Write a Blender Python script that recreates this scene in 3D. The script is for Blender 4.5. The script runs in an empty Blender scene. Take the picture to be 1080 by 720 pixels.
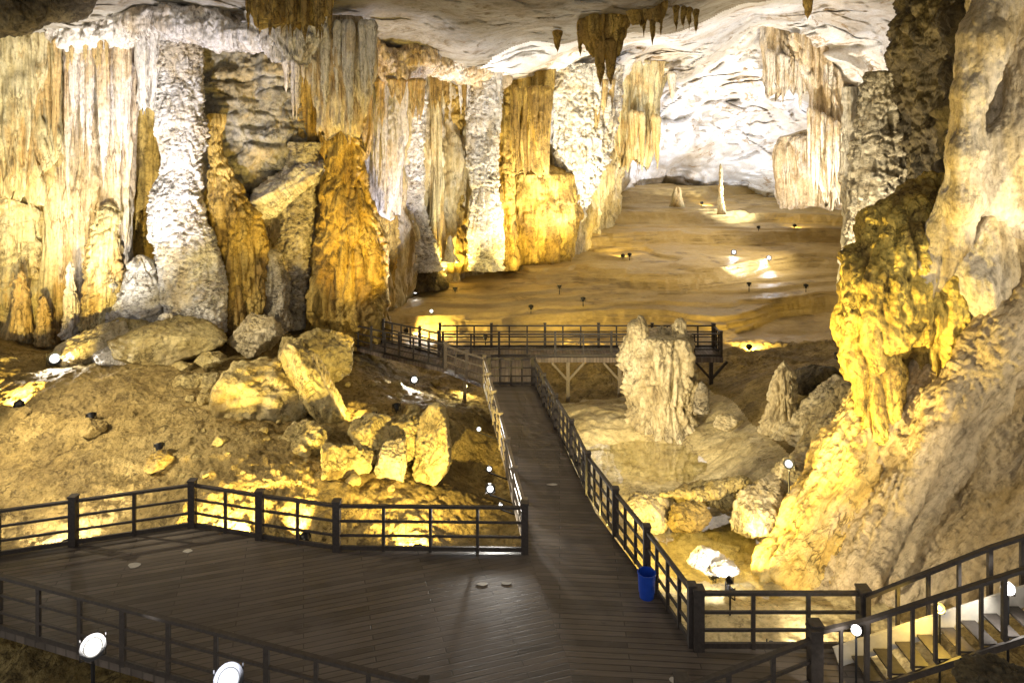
import bpy, bmesh, math, random
import numpy as np
from mathutils import Vector, Matrix

random.seed(7)
rng = np.random.default_rng(7)
scene = bpy.context.scene
COL = scene.collection
R = math.radians

# ------------------------------------------------------------------ camera frame
# level camera 9.5 m above the boardwalk; the lens is shifted down, so verticals stay vertical
F, CX, HY, CZ = 720.0, 540.0, 160.0, 9.5
def P(px, py, Y):
    return np.array([(px - CX) / F * Y, Y, CZ + (HY - py) / F * Y])
def deckpt(px, py, z=0.0):
    Y = F * (CZ - z) / (py - HY)
    return ((px - CX) / F * Y, Y, z)

# ------------------------------------------------------------------ noise
_perm = np.arange(256); rng.shuffle(_perm); _perm = np.concatenate([_perm, _perm, _perm]).astype(np.int32)
_g = rng.normal(size=(256, 3)); _g /= np.linalg.norm(_g, axis=1)[:, None]; _g = _g.astype(np.float32)
def pn(x, y, z):
    x = np.asarray(x, np.float32); y = np.asarray(y, np.float32); z = np.asarray(z, np.float32)
    x, y, z = np.broadcast_arrays(x, y, z)
    xf, yf, zf = np.floor(x), np.floor(y), np.floor(z)
    xi, yi, zi = xf.astype(np.int32) & 255, yf.astype(np.int32) & 255, zf.astype(np.int32) & 255
    x, y, z = x - xf, y - yf, z - zf
    u, v, w = (t * t * t * (t * (t * 6 - 15) + 10) for t in (x, y, z))
    def gr(a, b, c):
        h = _perm[_perm[_perm[xi + a] + yi + b] + zi + c]
        gg = _g[h]
        return gg[..., 0] * (x - a) + gg[..., 1] * (y - b) + gg[..., 2] * (z - c)
    def lp(a, b, t): return a + t * (b - a)
    return 1.6 * lp(lp(lp(gr(0,0,0), gr(1,0,0), u), lp(gr(0,1,0), gr(1,1,0), u), v),
                    lp(lp(gr(0,0,1), gr(1,0,1), u), lp(gr(0,1,1), gr(1,1,1), u), v), w)
def fbm(x, y, z, o=4, gain=.5):
    s, a, f = 0, 1.0, 1.0
    for i in range(o):
        s = s + a * pn(x * f + 13.7 * i, y * f + 7.1 * i, z * f + 3.3 * i); a *= gain; f *= 2.03
    return s
def billow(x, y, z, o=3, gain=.5):           # rounded lumps between sharp creases
    s, a, f = 0, 1.0, 1.0
    for i in range(o):
        s = s + a * (np.abs(pn(x * f + 9.7 * i, y * f + 5.1 * i, z * f + 1.3 * i)) * 2 - .6); a *= gain; f *= 2.1
    return s
def sstep(a, b, x):
    t = np.clip((x - a) / (b - a), 0, 1); return t * t * (3 - 2 * t)

# ------------------------------------------------------------------ object helpers
def mk(name, V, Q, mat, loc=(0, 0, 0), parent=None, smooth=True):
    V = np.asarray(V, np.float32); Q = np.asarray(Q, np.int32)
    me = bpy.data.meshes.new(name)
    nq, k = Q.shape
    me.vertices.add(len(V)); me.vertices.foreach_set('co', (V - np.asarray(loc, np.float32)).ravel())
    me.loops.add(nq * k); me.loops.foreach_set('vertex_index', Q.ravel())
    me.polygons.add(nq); me.polygons.foreach_set('loop_start', np.arange(0, nq * k, k, dtype=np.int32))
    me.polygons.foreach_set('use_smooth', np.full(nq, smooth))
    me.update(calc_edges=True); me.validate()
    me.materials.append(mat)
    o = bpy.data.objects.new(name, me); COL.objects.link(o); o.location = loc
    if parent: o.parent = parent
    return o
def obj(name, bm, mat, parent=None, loc=(0, 0, 0), smooth=False):
    me = bpy.data.meshes.new(name)
    bmesh.ops.recalc_face_normals(bm, faces=bm.faces)
    bm.to_mesh(me); bm.free(); me.materials.append(mat)
    if smooth: me.polygons.foreach_set('use_smooth', np.full(len(me.polygons), True))
    o = bpy.data.objects.new(name, me); COL.objects.link(o); o.location = loc
    if parent: o.parent = parent
    return o
def tag(o, label, cat, group=None):
    o['label'] = label; o['category'] = cat
    if group: o['group'] = group
    return o
def struct(o, kind='structure'):
    o['kind'] = kind; return o
def empty(name, loc, label, cat, group=None, rz=0):
    o = bpy.data.objects.new(name, None); COL.objects.link(o); o.location = loc
    o.rotation_euler = (0, 0, rz); o.empty_display_size = .2
    return tag(o, label, cat, group)
def grid_quads(nu, nv, wrap=False):
    i = np.arange(nv - 1)[:, None] * nu
    j = np.arange(nu if wrap else nu - 1)[None, :]
    j2 = (j + 1) % nu
    return np.stack([i + j, i + j2, i + nu + j2, i + nu + j], -1).reshape(-1, 4)
def normals(V, Q):
    fn = np.cross(V[Q[:, 2]] - V[Q[:, 0]], V[Q[:, 3]] - V[Q[:, 1]])
    n = np.zeros_like(V)
    for k in range(4):
        for c in range(3):
            n[:, c] += np.bincount(Q[:, k], fn[:, c], len(V))
    return n / (np.linalg.norm(n, axis=1)[:, None] + 1e-9)
def box(bm, c, s, rot=None):
    m = Matrix.Translation(Vector(c))
    if rot is not None: m = m @ rot
    m = m @ Matrix.Diagonal(Vector((s[0], s[1], s[2], 1)))
    return bmesh.ops.create_cube(bm, size=1, matrix=m)['verts']
def beam(bm, a, b, w, h):
    a, b = Vector(a), Vector(b); d = b - a
    q = d.to_track_quat('Y', 'Z').to_matrix().to_4x4()
    box(bm, (a + b) / 2, (w, d.length, h), q)

# ------------------------------------------------------------------ materials
def new_mat(name):
    m = bpy.data.materials.new(name); m.use_nodes = True
    nt = m.node_tree; return m, nt, nt.nodes['Principled BSDF']
def lnk(nt, a, b): nt.links.new(a, b)
def ramp(nt, stops, fac):
    n = nt.nodes.new('ShaderNodeValToRGB'); e = n.color_ramp.elements
    while len(e) < len(stops): e.new(.5)
    for k, (p, c) in enumerate(stops):
        e[k].position = p; e[k].color = (*c, 1) if len(c) == 3 else c
    lnk(nt, fac, n.inputs[0]); return n.outputs[0]
def noise(nt, vec, scale, detail=6, rough=.6, dist=0):
    n = nt.nodes.new('ShaderNodeTexNoise')
    n.inputs['Scale'].default_value = scale; n.inputs['Detail'].default_value = detail
    n.inputs['Roughness'].default_value = rough; n.inputs['Distortion'].default_value = dist
    lnk(nt, vec, n.inputs['Vector']); return n.outputs['Fac']
def mapping(nt, src, scale=(1, 1, 1), rot=(0, 0, 0), loc=(0, 0, 0)):
    n = nt.nodes.new('ShaderNodeMapping'); n.inputs['Scale'].default_value = scale
    n.inputs['Rotation'].default_value = rot; n.inputs['Location'].default_value = loc
    lnk(nt, src, n.inputs['Vector']); return n.outputs[0]
def mix(nt, fac, a, b, mode='MIX'):
    n = nt.nodes.new('ShaderNodeMix'); n.data_type = 'RGBA'; n.blend_type = mode
    if hasattr(fac, 'links'): lnk(nt, fac, n.inputs[0])
    else: n.inputs[0].default_value = fac
    for v, s in ((a, n.inputs[6]), (b, n.inputs[7])):
        if hasattr(v, 'links'): lnk(nt, v, s)
        else: s.default_value = (*v, 1)
    return n.outputs[2]
def math_(nt, op, a, b=0.0):
    n = nt.nodes.new('ShaderNodeMath'); n.operation = op
    for v, s in ((a, n.inputs[0]), (b, n.inputs[1])):
        if hasattr(v, 'links'): lnk(nt, v, s)
        else: s.default_value = v
    return n.outputs[0]

def rock_mat(name, light, mid, dark, stain=(.10, .07, .04), st=(1, 1, .18), sc=.9, stain_amt=.5,
             bump=.9, bscale=5.0, bst=(1, 1, .6), rough=.62, bdist=.12, crack=.75, cst=None, csc=1.6, grain=.5, rot=None, alt=None, alt_amt=.75, altsc=.5):
    m, nt, b = new_mat(name)
    tc = nt.nodes.new('ShaderNodeTexCoord').outputs['Object']
    if rot: tc = mapping(nt, tc, (1, 1, 1), rot)
    v1 = mapping(nt, tc, st)
    n1 = noise(nt, v1, sc, 8, .66, .4)
    c = ramp(nt, [(.34, dark), (.48, mid), (.60, light)], n1)
    n4 = noise(nt, mapping(nt, tc, (1, 1, 1), loc=(50, 3, 9)), .45, 4, .5)
    c = mix(nt, ramp(nt, [(.38, (0, 0, 0)), (.62, (.4,) * 3)], n4), c, mid)
    if alt:
        na = noise(nt, mapping(nt, tc, (1, 1, .45 if st[2] < 1 else 1), loc=(13, 91, 41)), altsc, 7, .62, .5)
        c = mix(nt, ramp(nt, [(.50, (0, 0, 0)), (.60, (alt_amt,) * 3)], na), c, alt)
    n2 = noise(nt, mapping(nt, tc, (st[0], st[1], st[2] * .6), loc=(31, 7, 3)), sc * 3.5, 7, .68)
    c = mix(nt, ramp(nt, [(.52, (0, 0, 0)), (.68, (stain_amt,) * 3)], n2), c, stain)
    # mineral grain, lighter and darker crystals
    n3 = noise(nt, mapping(nt, tc, (bst[0], bst[1], bst[2] * 1.3), loc=(5, 17, 9)), 8.0, 8, .75)
    g1 = 1 - grain; g2 = 1 + grain * .35
    c = mix(nt, 1.0, c, ramp(nt, [(.32, (g1, g1, g1 * .94)), (.50, (1, 1, 1)), (.70, (g2, g2, g2))], n3), 'MULTIPLY')
    # thin clay-filled cracks
    cs = cst or bst
    nc = noise(nt, mapping(nt, tc, cs, loc=(77, 5, 23)), csc, 7, .62, .6)
    dc = math_(nt, 'ABSOLUTE', math_(nt, 'SUBTRACT', nc, .5))
    nm = noise(nt, mapping(nt, tc, (1, 1, 1), loc=(7, 55, 2)), .8, 3, .5)
    ck = math_(nt, 'MULTIPLY', ramp(nt, [(.004, (crack,) * 3), (.020, (0, 0, 0))], dc), ramp(nt, [(.42, (0, 0, 0)), (.58, (1, 1, 1))], nm))
    c = mix(nt, ck, c, stain)
    lnk(nt, c, b.inputs['Base Color'])
    vb = mapping(nt, tc, bst)
    nb = noise(nt, vb, bscale, 10, .72, .4)
    nb2 = noise(nt, mapping(nt, tc, (bst[0] * 2.2, bst[1] * 2.2, bst[2] * .5), loc=(3, 3, 3)), bscale * .8, 6, .65)
    h = math_(nt, 'ADD', nb, math_(nt, 'MULTIPLY', nb2, .6))
    h = math_(nt, 'SUBTRACT', h, math_(nt, 'MULTIPLY', ck, .35))
    bp = nt.nodes.new('ShaderNodeBump'); bp.inputs['Strength'].default_value = bump
    bp.inputs['Distance'].default_value = bdist
    lnk(nt, h, bp.inputs['Height']); lnk(nt, bp.outputs[0], b.inputs['Normal'])
    rr = ramp(nt, [(.35, (rough - .16,) * 3), (.65, (rough + .14,) * 3)], n2)
    lnk(nt, rr, b.inputs['Roughness'])
    b.inputs['Specular IOR Level'].default_value = .3
    return m

M = {}
M['white'] = rock_mat('white_calcite', (.84, .82, .80), (.74, .71, .66), (.52, .46, .36), (.16, .11, .06), sc=1.1, stain_amt=.5, st=(1.6, 1.6, .10), cst=(2, 2, .25), alt=(.55, .40, .18), alt_amt=0.6, altsc=0.5)
M['scaly'] = rock_mat('scaly_calcite', (.86, .84, .82), (.78, .75, .70), (.52, .45, .34), (.08, .06, .04), st=(1, 1, 2.2), sc=1.2, stain_amt=.85, bst=(1, 1, 2.6), bscale=5, crack=.95, cst=(1, 1, 3.0), csc=2.2, grain=.6, alt=(.60, .47, .25), alt_amt=0.55, altsc=0.6)
M['cream'] = rock_mat('cream_limestone', (.74, .67, .44), (.62, .53, .29), (.40, .29, .12), (.13, .085, .03), sc=1.0, st=(1.6, 1.6, .08), cst=(2.4, 2.4, .12), csc=1.2, alt=(.60, .38, .13), alt_amt=0.65, altsc=0.7)
M['pink'] = rock_mat('tan_pink_flowstone', (.74, .64, .48), (.63, .50, .32), (.40, .27, .13), (.17, .09, .035), st=(1.8, 1.8, .06), sc=1.2, stain_amt=.65, cst=(2.6, 2.6, .12), alt=(.82, .78, .72), alt_amt=0.75, altsc=0.7)
M['ochre'] = rock_mat('ochre_flowstone', (.66, .49, .16), (.54, .37, .09), (.30, .19, .04), (.07, .045, .015), sc=1.1, stain_amt=.75, bst=(1, 1, .9), grain=.6, alt=(.24, .15, .05), alt_amt=0.7, altsc=0.7)
M['grey'] = rock_mat('grey_limestone', (.42, .40, .34), (.30, .28, .21), (.18, .15, .09), (.06, .05, .03), st=(1, 1, 1.4), sc=.55, cst=(1, 1, 1.2), csc=.6, alt=(.46, .36, .17), alt_amt=0.6, altsc=0.5)
M['greycol'] = rock_mat('grey_calcite', (.58, .54, .45), (.44, .39, .29), (.25, .20, .12), (.06, .045, .03), st=(1, 1, 1.5), sc=1.2, stain_amt=.85, bst=(1, 1, 1.8), crack=.9, cst=(1, 1, 2.2), csc=2.0, grain=.6)
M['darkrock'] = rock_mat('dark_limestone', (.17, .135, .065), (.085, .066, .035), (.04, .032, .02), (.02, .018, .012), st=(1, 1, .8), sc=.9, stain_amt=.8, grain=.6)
M['ceiling'] = rock_mat('white_ceiling_limestone', (.84, .84, .85), (.78, .77, .77), (.64, .58, .50), (.34, .21, .08), st=(.8, .5, 1), sc=.22, stain_amt=.30, bump=.7, bscale=1.6, bst=(1, .7, 1), bdist=.25, crack=.8, cst=(1, .7, 1), csc=.22, grain=.28, alt=(.52, .42, .28), alt_amt=0.5, altsc=0.14)
M['ceilgrey'] = rock_mat('grey_ceiling_limestone', (.42, .40, .36), (.32, .30, .255), (.22, .19, .125), (.16, .11, .045), st=(.5, .8, 1), sc=.35, stain_amt=.5, bump=.8, bscale=2.0, bst=(.7, 1, 1), bdist=.2, crack=.8, cst=(.7, 1, 1), csc=.35, grain=.4, alt=(.30, .27, .21), alt_amt=0.8, altsc=0.25)  # same rock as the white roof, its unlit tone put into the colour
M['wall'] = rock_mat('wall_limestone', (.72, .64, .42), (.58, .47, .24), (.36, .25, .09), (.13, .085, .03), st=(1.4, 1.4, .12), sc=.7, bst=(1.2, 1.2, .4), bscale=3, alt=(.78, .72, .60), alt_amt=0.7, altsc=0.4)
M['soil'] = rock_mat('clay_soil', (.44, .335, .135), (.34, .25, .09), (.215, .15, .05), (.07, .045, .018), st=(1, 1, 1), sc=.6, stain_amt=.55, bump=1.0, bscale=6, bst=(1, 1, 1), rough=.75, grain=.6, alt=(.20, .145, .055), alt_amt=.8, altsc=.28)
M['pale'] = rock_mat('pale_tan_rock', (.66, .58, .40), (.53, .45, .28), (.35, .27, .14), (.11, .08, .04), st=(1, 1, .5), sc=.8, stain_amt=.6, grain=.55)
M['boulder'] = rock_mat('boulder_rock', (.62, .52, .25), (.49, .39, .16), (.30, .22, .08), (.08, .055, .025), st=(1, 1, .9), sc=.8, stain_amt=.55, bst=(1, 1, 1), grain=.55, alt=(.66, .58, .38), alt_amt=0.5, altsc=0.5)
M['mound'] = rock_mat('mound_flowstone', (.58, .48, .32), (.47, .36, .20), (.34, .235, .085), (.11, .075, .035), st=(1, 1, .16), sc=.8, stain_amt=.5, bscale=6, bst=(1, 1, .4), bump=1.0, grain=.55, rot=(0, R(-37), 0), crack=.25, alt=(.56, .47, .34), alt_amt=.5, altsc=.4)
M['fold'] = rock_mat('yellow_fold_flowstone', (.72, .58, .26), (.60, .42, .12), (.44, .27, .06), (.10, .065, .025), st=(1, 1, .14), sc=1.0, stain_amt=.6, bscale=6, bst=(1, 1, .4), bump=1.0, grain=.5, rot=(0, R(-37), 0), alt=(.62, .50, .33), alt_amt=.7, altsc=.7)  # yellow streaks of its own, deepened by lamp yellow put into the colour
M['crust'] = rock_mat('yellow_crust', (.70, .55, .15), (.60, .44, .10), (.36, .25, .05), (.05, .035, .015), st=(1, 1, .5), sc=.8, stain_amt=.95, bst=(1, 1, .7), grain=.6, alt=(.16, .10, .035), alt_amt=0.75, altsc=0.9)
M['right'] = rock_mat('drip_flowstone', (.62, .53, .38), (.50, .40, .23), (.33, .235, .10), (.10, .07, .035), st=(1, 1, .25), sc=.7, stain_amt=.6, bscale=5.5, bst=(1, 1, .55), bump=.9, grain=.5, crack=.3, alt=(.70, .65, .56), alt_amt=.6, altsc=.4)

def simple(name, col, rough=.5, metal=0, var=.15, scale=8, bump=.15):
    m, nt, b = new_mat(name)
    tc = nt.nodes.new('ShaderNodeTexCoord').outputs['Object']
    n = noise(nt, tc, scale, 6, .6)
    lo = tuple(max(0, c * (1 - var)) for c in col); hi = tuple(c * (1 + var) for c in col)
    lnk(nt, ramp(nt, [(.3, lo), (.7, hi)], n), b.inputs['Base Color'])
    b.inputs['Roughness'].default_value = rough; b.inputs['Metallic'].default_value = metal
    bp = nt.nodes.new('ShaderNodeBump'); bp.inputs['Strength'].default_value = bump; bp.inputs['Distance'].default_value = .02
    lnk(nt, n, bp.inputs['Height']); lnk(nt, bp.outputs[0], b.inputs['Normal'])
    return m
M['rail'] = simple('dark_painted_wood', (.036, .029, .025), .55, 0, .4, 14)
M['railpale'] = simple('weathered_pale_wood', (.20, .165, .12), .5, 0, .3, 14)  # rail wood with lamp light put into its colour; trestles share it
M['black'] = simple('black_metal', (.02, .02, .022), .4, .5)
M['blue'] = simple('blue_plastic', (.012, .06, .42), .35, 0, .1)
M['concrete'] = simple('pale_board', (.62, .58, .50), .6, 0, .15, 5)
M['paper'] = simple('white_litter', (.42, .40, .36), .7)
M['bluepost'] = simple('blue_grey_paint', (.05, .07, .11), .5)

def plank_mat(name, rot, col=(.082, .066, .054)):
    m, nt, b = new_mat(name)
    tc = nt.nodes.new('ShaderNodeTexCoord').outputs['Object']
    v = mapping(nt, tc, (1, 1, 1), (0, 0, rot))
    br = nt.nodes.new('ShaderNodeTexBrick'); lnk(nt, v, br.inputs['Vector'])
    br.offset = .5; br.inputs['Scale'].default_value = 1
    br.inputs['Brick Width'].default_value = 2.6; br.inputs['Row Height'].default_value = .15
    br.inputs['Mortar Size'].default_value = .014; br.inputs['Mortar Smooth'].default_value = .2
    br.inputs['Color1'].default_value = (*[c * 1.7 for c in col], 1); br.inputs['Color2'].default_value = (*[c * .6 for c in col], 1)
    br.inputs['Mortar'].default_value = (.012, .009, .007, 1)
    n = noise(nt, mapping(nt, v, (.6, 14, 1)), 2.0, 8, .65)
    w = noise(nt, mapping(nt, tc, (1, 1, 1)), .5, 6, .6)
    c = mix(nt, ramp(nt, [(.3, (0, 0, 0)), (.7, (.7,) * 3)], n), br.outputs['Color'], tuple(x * .55 for x in col))
    c = mix(nt, ramp(nt, [(.45, (0, 0, 0)), (.68, (.6,) * 3)], w), c, (.15, .125, .105))
    sc_ = noise(nt, mapping(nt, v, (.5, 2.5, 1), loc=(9, 4, 2)), 1.1, 8, .7, .5)
    c = mix(nt, ramp(nt, [(.56, (0, 0, 0)), (.66, (.7,) * 3)], sc_), c, (.035, .028, .024))
    sp_ = noise(nt, mapping(nt, tc, (1, 1, 1), loc=(2, 8, 5)), 7.0, 5, .7)
    c = mix(nt, ramp(nt, [(.66, (0, 0, 0)), (.72, (.5,) * 3)], sp_), c, (.22, .19, .16))
    lnk(nt, c, b.inputs['Base Color'])
    lnk(nt, ramp(nt, [(.35, (.42,) * 3), (.65, (.70,) * 3)], w), b.inputs['Roughness'])
    h = math_(nt, 'ADD', math_(nt, 'MULTIPLY', br.outputs['Fac'], -1.0), math_(nt, 'MULTIPLY', n, .25))
    bp = nt.nodes.new('ShaderNodeBump'); bp.inputs['Strength'].default_value = .6; bp.inputs['Distance'].default_value = .03
    lnk(nt, h, bp.inputs['Height']); lnk(nt, bp.outputs[0], b.inputs['Normal'])
    return m

def emit_mat(name, col, s):
    m = bpy.data.materials.new(name); m.use_nodes = True; nt = m.node_tree
    nt.nodes.remove(nt.nodes['Principled BSDF'])
    tc = nt.nodes.new('ShaderNodeTexCoord').outputs['Generated']
    v = nt.nodes.new('ShaderNodeVectorMath'); v.operation = 'DISTANCE'; lnk(nt, tc, v.inputs[0]); v.inputs[1].default_value = (.5, .5, .5)
    rr = nt.nodes.new('ShaderNodeMapRange'); rr.interpolation_type = 'SMOOTHERSTEP'; lnk(nt, v.outputs['Value'], rr.inputs[0])
    rr.inputs[1].default_value = .04; rr.inputs[2].default_value = .48; rr.inputs[3].default_value = s; rr.inputs[4].default_value = .18
    e = nt.nodes.new('ShaderNodeEmission'); e.inputs[0].default_value = (*col, 1); lnk(nt, rr.outputs[0], e.inputs[1])
    lnk(nt, e.outputs[0], nt.nodes['Material Output'].inputs[0]); m.cycles.emission_sampling = 'NONE'
    return m
WARM, WHITE, COOL, YEL, AMB = (1, .84, .56), (1, .95, .86), (.90, .92, 1), (1, .73, .20), (1, .66, .11)
LIL = (.90, .86, 1)
LENS = {LIL: emit_mat('lilac_lamp_glow', (.93, .9, 1), 10), WARM: emit_mat('warm_lamp_glow', WARM, 14), WHITE: emit_mat('white_lamp_glow', WHITE, 18),
        COOL: emit_mat('cool_lamp_glow', COOL, 18), YEL: emit_mat('yellow_lamp_glow', (1, .78, .30), 12), AMB: emit_mat('amber_lamp_glow', (1, .72, .2), 12)}

# ------------------------------------------------------------------ dripstone builders
def prof_interp(prof, t):
    a = np.array(prof, float)
    s = np.linspace(0, 1, 4 * len(a) + 8) * (a[-1, 0] - a[0, 0]) + a[0, 0]
    out = []
    for k in (1, 2):
        v = np.interp(s, a[:, 0], a[:, k])
        for _ in range(3):
            v[1:-1] = .25 * v[:-2] + .5 * v[1:-1] + .25 * v[2:]
        out.append(np.interp(t, s, v))
    return out
def column(name, label, cat, Y, prof, mat, depth=.8, flute=(0, 1, .1), pop=(0, 3, 1), big=.12, rag=0, ragf=3, group=None,
           sharp=.65, tip=False, close=False, res=1.1, seed=0, ledge=0):
    """a dripstone body: outline rows (py, left px, right px) at distance Y, swept round to a full solid"""
    prof = sorted(prof)
    py0, py1 = prof[0][0], prof[-1][0]
    px_m = Y / F
    step = px_m * res
    wmax = max(r - l for _, l, r in prof) * px_m
    nu = int(np.clip(math.pi * wmax * (1 + depth) / 2 / step, 24, 760))
    nv = int(np.clip((py1 - py0) * px_m / step, 16, 560))
    th = np.linspace(0, 2 * math.pi, nu, endpoint=False); t = np.linspace(0, 1, nv)
    T, TH = np.meshgrid(t, th, indexing='ij')
    l, r = prof_interp(prof, py0 + t * (py1 - py0))
    cx = ((l + r) / 2 - CX) * px_m; hw = (r - l) / 2 * px_m
    base = P((prof[-1][1] + prof[-1][2]) / 2, py1, Y)
    zt, zb = CZ + (HY - py0) * px_m, CZ + (HY - py1) * px_m
    sx = seed * 17.31 + Y
    ca, sa = np.cos(TH), np.sin(TH)
    if rag:
        rg = .5 + .5 * pn(ca * ragf + sx, sa * ragf + 3, sx) + .35 * pn(ca * ragf * 2.7 + sx, sa * ragf * 2.7, 2.0)
        Z = zt + T * (zb - zt) * (1 - rag * np.clip(rg, 0, 1.2))
    else:
        Z = zt + T * (zb - zt)
    HWm = hw[:, None] * np.ones_like(TH)
    k = np.ones_like(T)
    if tip: k = np.clip((1 - T) / .25, 0, 1) ** .6
    if close: k = k * np.clip(T / .10, 0, 1) ** .5
    rx = HWm * k; ry = HWm * depth * k
    X0 = cx[:, None] + rx * ca; Y0 = Y + ry * sa
    d = big * fbm(X0 * .7 + sx, Y0 * .7, Z * .5, 3) * np.minimum(1, HWm / .6)
    zone = pn(X0 * .45 + sx + 3, Y0 * .45, Z * .30)
    mp = .25 + 1.1 * sstep(-.35, .45, zone); mf = .35 + .9 * sstep(-.45, .35, -zone)
    if flute[0]:
        fl = np.abs(pn(X0 * flute[1] + sx, Y0 * flute[1], Z * flute[2] + sx)) ** sharp
        fl2 = np.abs(pn(X0 * flute[1] * 2.3 + sx, Y0 * flute[1] * 2.3, Z * flute[2] * 1.7 + 5)) ** sharp
        n1 = pn(X0 * flute[1] + sx, Y0 * flute[1], Z * flute[2] + sx); n2_ = pn(X0 * flute[1] * 2.1 + sx + 7, Y0 * flute[1] * 2.1, Z * flute[2] * 1.5 + 3)
        d = d + mf * flute[0] * (fl * 1.6 + fl2 * .7 - .55 - .9 * np.exp(-(n1 / .13) ** 2) - .5 * np.exp(-(n2_ / .16) ** 2))
    if pop[0]:
        d = d + mp * pop[0] * billow(X0 * pop[1] + sx, Y0 * pop[1], Z * pop[1] * pop[2], 3, .55)
        n3_ = pn(X0 * pop[1] * .8 + sx + 20, Y0 * pop[1] * .8, Z * pop[1] * pop[2] * .8)
        d = d - pop[0] * 1.2 * np.exp(-(n3_ / .10) ** 2) * (pn(X0 * .9, Y0 * .9 + 4, Z * .9) > -.05)
    lg = ledge if ledge else (.16 if pop[0] and wmax > 1.2 else 0)
    if lg:                                     # drip rims: the stone swells downward, then is undercut
        zz = -Z * (.55 if not ledge else .8) + .9 * fbm(X0 * .5 + sx, Y0 * .5, Z * .25, 3) + sx
        fr = zz - np.floor(zz)
        d = d + lg * (fr * (1 - sstep(.86, 1.0, fr)) - .4)
        d = d + .35 * lg * sstep(.45, .85, fr) * (1 - sstep(.9, 1, fr)) * (np.abs(pn(X0 * 3.2 + sx, Y0 * 3.2, Z * .3)) * 2 - .5)
    d = d * np.clip(k, .15, 1)
    X0 = X0 + d * ca; Y0 = Y0 + d * sa
    V = np.stack([X0, Y0, Z], -1).reshape(-1, 3)
    Q = grid_quads(nu, nv, True)
    # caps: one centre vertex each (degenerate quads avoided by collapsing a ring)
    top = V[:nu].mean(0); bot = V[-nu:].mean(0)
    n0 = len(V); V = np.vstack([V, top, bot])
    j = np.arange(0, nu - 1, 2); j2 = (j + 1) % nu; j3 = (j + 2) % nu
    Q = np.vstack([Q, np.stack([j3, j2, j, np.full_like(j, n0)], -1),
                   np.stack([(nv - 1) * nu + j, (nv - 1) * nu + j2, (nv - 1) * nu + j3, np.full_like(j, n0 + 1)], -1)])
    o = mk(name, V, Q[:, ::-1], M[mat] if isinstance(mat, str) else mat, tuple(base))
    return tag(o, label, cat, group)

_ico = {}
def ico(n):
    if n not in _ico:
        bm = bmesh.new(); bmesh.ops.create_icosphere(bm, subdivisions=n, radius=1)
        bm.verts.ensure_lookup_table()
        _ico[n] = (np.array([v.co[:] for v in bm.verts]), np.array([[v.index for v in f.verts] for f in bm.faces])); bm.free()
    return _ico[n]
def boulder(name, label, px, py, Y, w, h, mat='boulder', depth=.8, planes=11, rot=0, tilt=0, seed=0, rough=.05, cat='boulder', group=None, sub=6, soft=40, crag=.1):
    """angular rock: a ball trimmed by random planes; (px,py) centre, w x h its outline in pixels at distance Y"""
    D, Fc = ico(sub)
    r_ = np.random.default_rng(seed + 100)
    N = r_.normal(size=(planes, 3)); N /= np.linalg.norm(N, axis=1)[:, None]
    N = np.vstack([N, -N[:planes // 2]])
    hgt = r_.uniform(.62, .95, len(N))
    N2 = r_.normal(size=(22, 3)); N2 /= np.linalg.norm(N2, axis=1)[:, None]
    N = np.vstack([N, N2]); hgt = np.concatenate([hgt, r_.uniform(.92, 1.08, 22)])
    dn = np.maximum(D @ N.T, 1e-3) / hgt
    rad = 1 / (np.sum(np.minimum(dn, 30) ** soft, 1) ** (1 / soft))
    rad = np.minimum(rad, 1.25)
    V = D * rad[:, None]
    ext = (V.max(0) - V.min(0)) / 2; V = (V - (V.max(0) + V.min(0)) / 2) / ext
    m = Y / F; s = np.array([w / 2 * m, (w + h) / 4 * m * depth, h / 2 * m])
    V = V * s
    nn = D
    sx = seed * 3.7
    k = min(1.0, s.max())
    fq = 1.0 / max(.35, s.max())
    d = crag * s.min() * (fbm(V[:, 0] * fq * 1.6 + sx, V[:, 1] * fq * 1.6, V[:, 2] * fq * 1.6, 4) + .8 * billow(V[:, 0] * fq * 3 + sx, V[:, 1] * fq * 3, V[:, 2] * fq * 3, 3, .55)) \
        + rough * k * fbm(V[:, 0] * 4 + sx, V[:, 1] * 4, V[:, 2] * 4, 3, .6)
    by = V[:, 2] / s.min() * 3 + .35 * V[:, 0] / s.max() + fbm(V[:, 0] * fq + sx, V[:, 1] * fq, V[:, 2] * fq, 2); bf = by - np.floor(by)
    d = d + .035 * s.min() * (bf * (1 - sstep(.8, 1, bf)) - .4) * 1.5
    V = V + nn * d[:, None]
    o = mk(name, V, Fc, M[mat], (0, 0, 0))
    o.location = P(px, py, Y); o.rotation_euler = (0, tilt, rot)
    return tag(o, label, cat, group)

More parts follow.
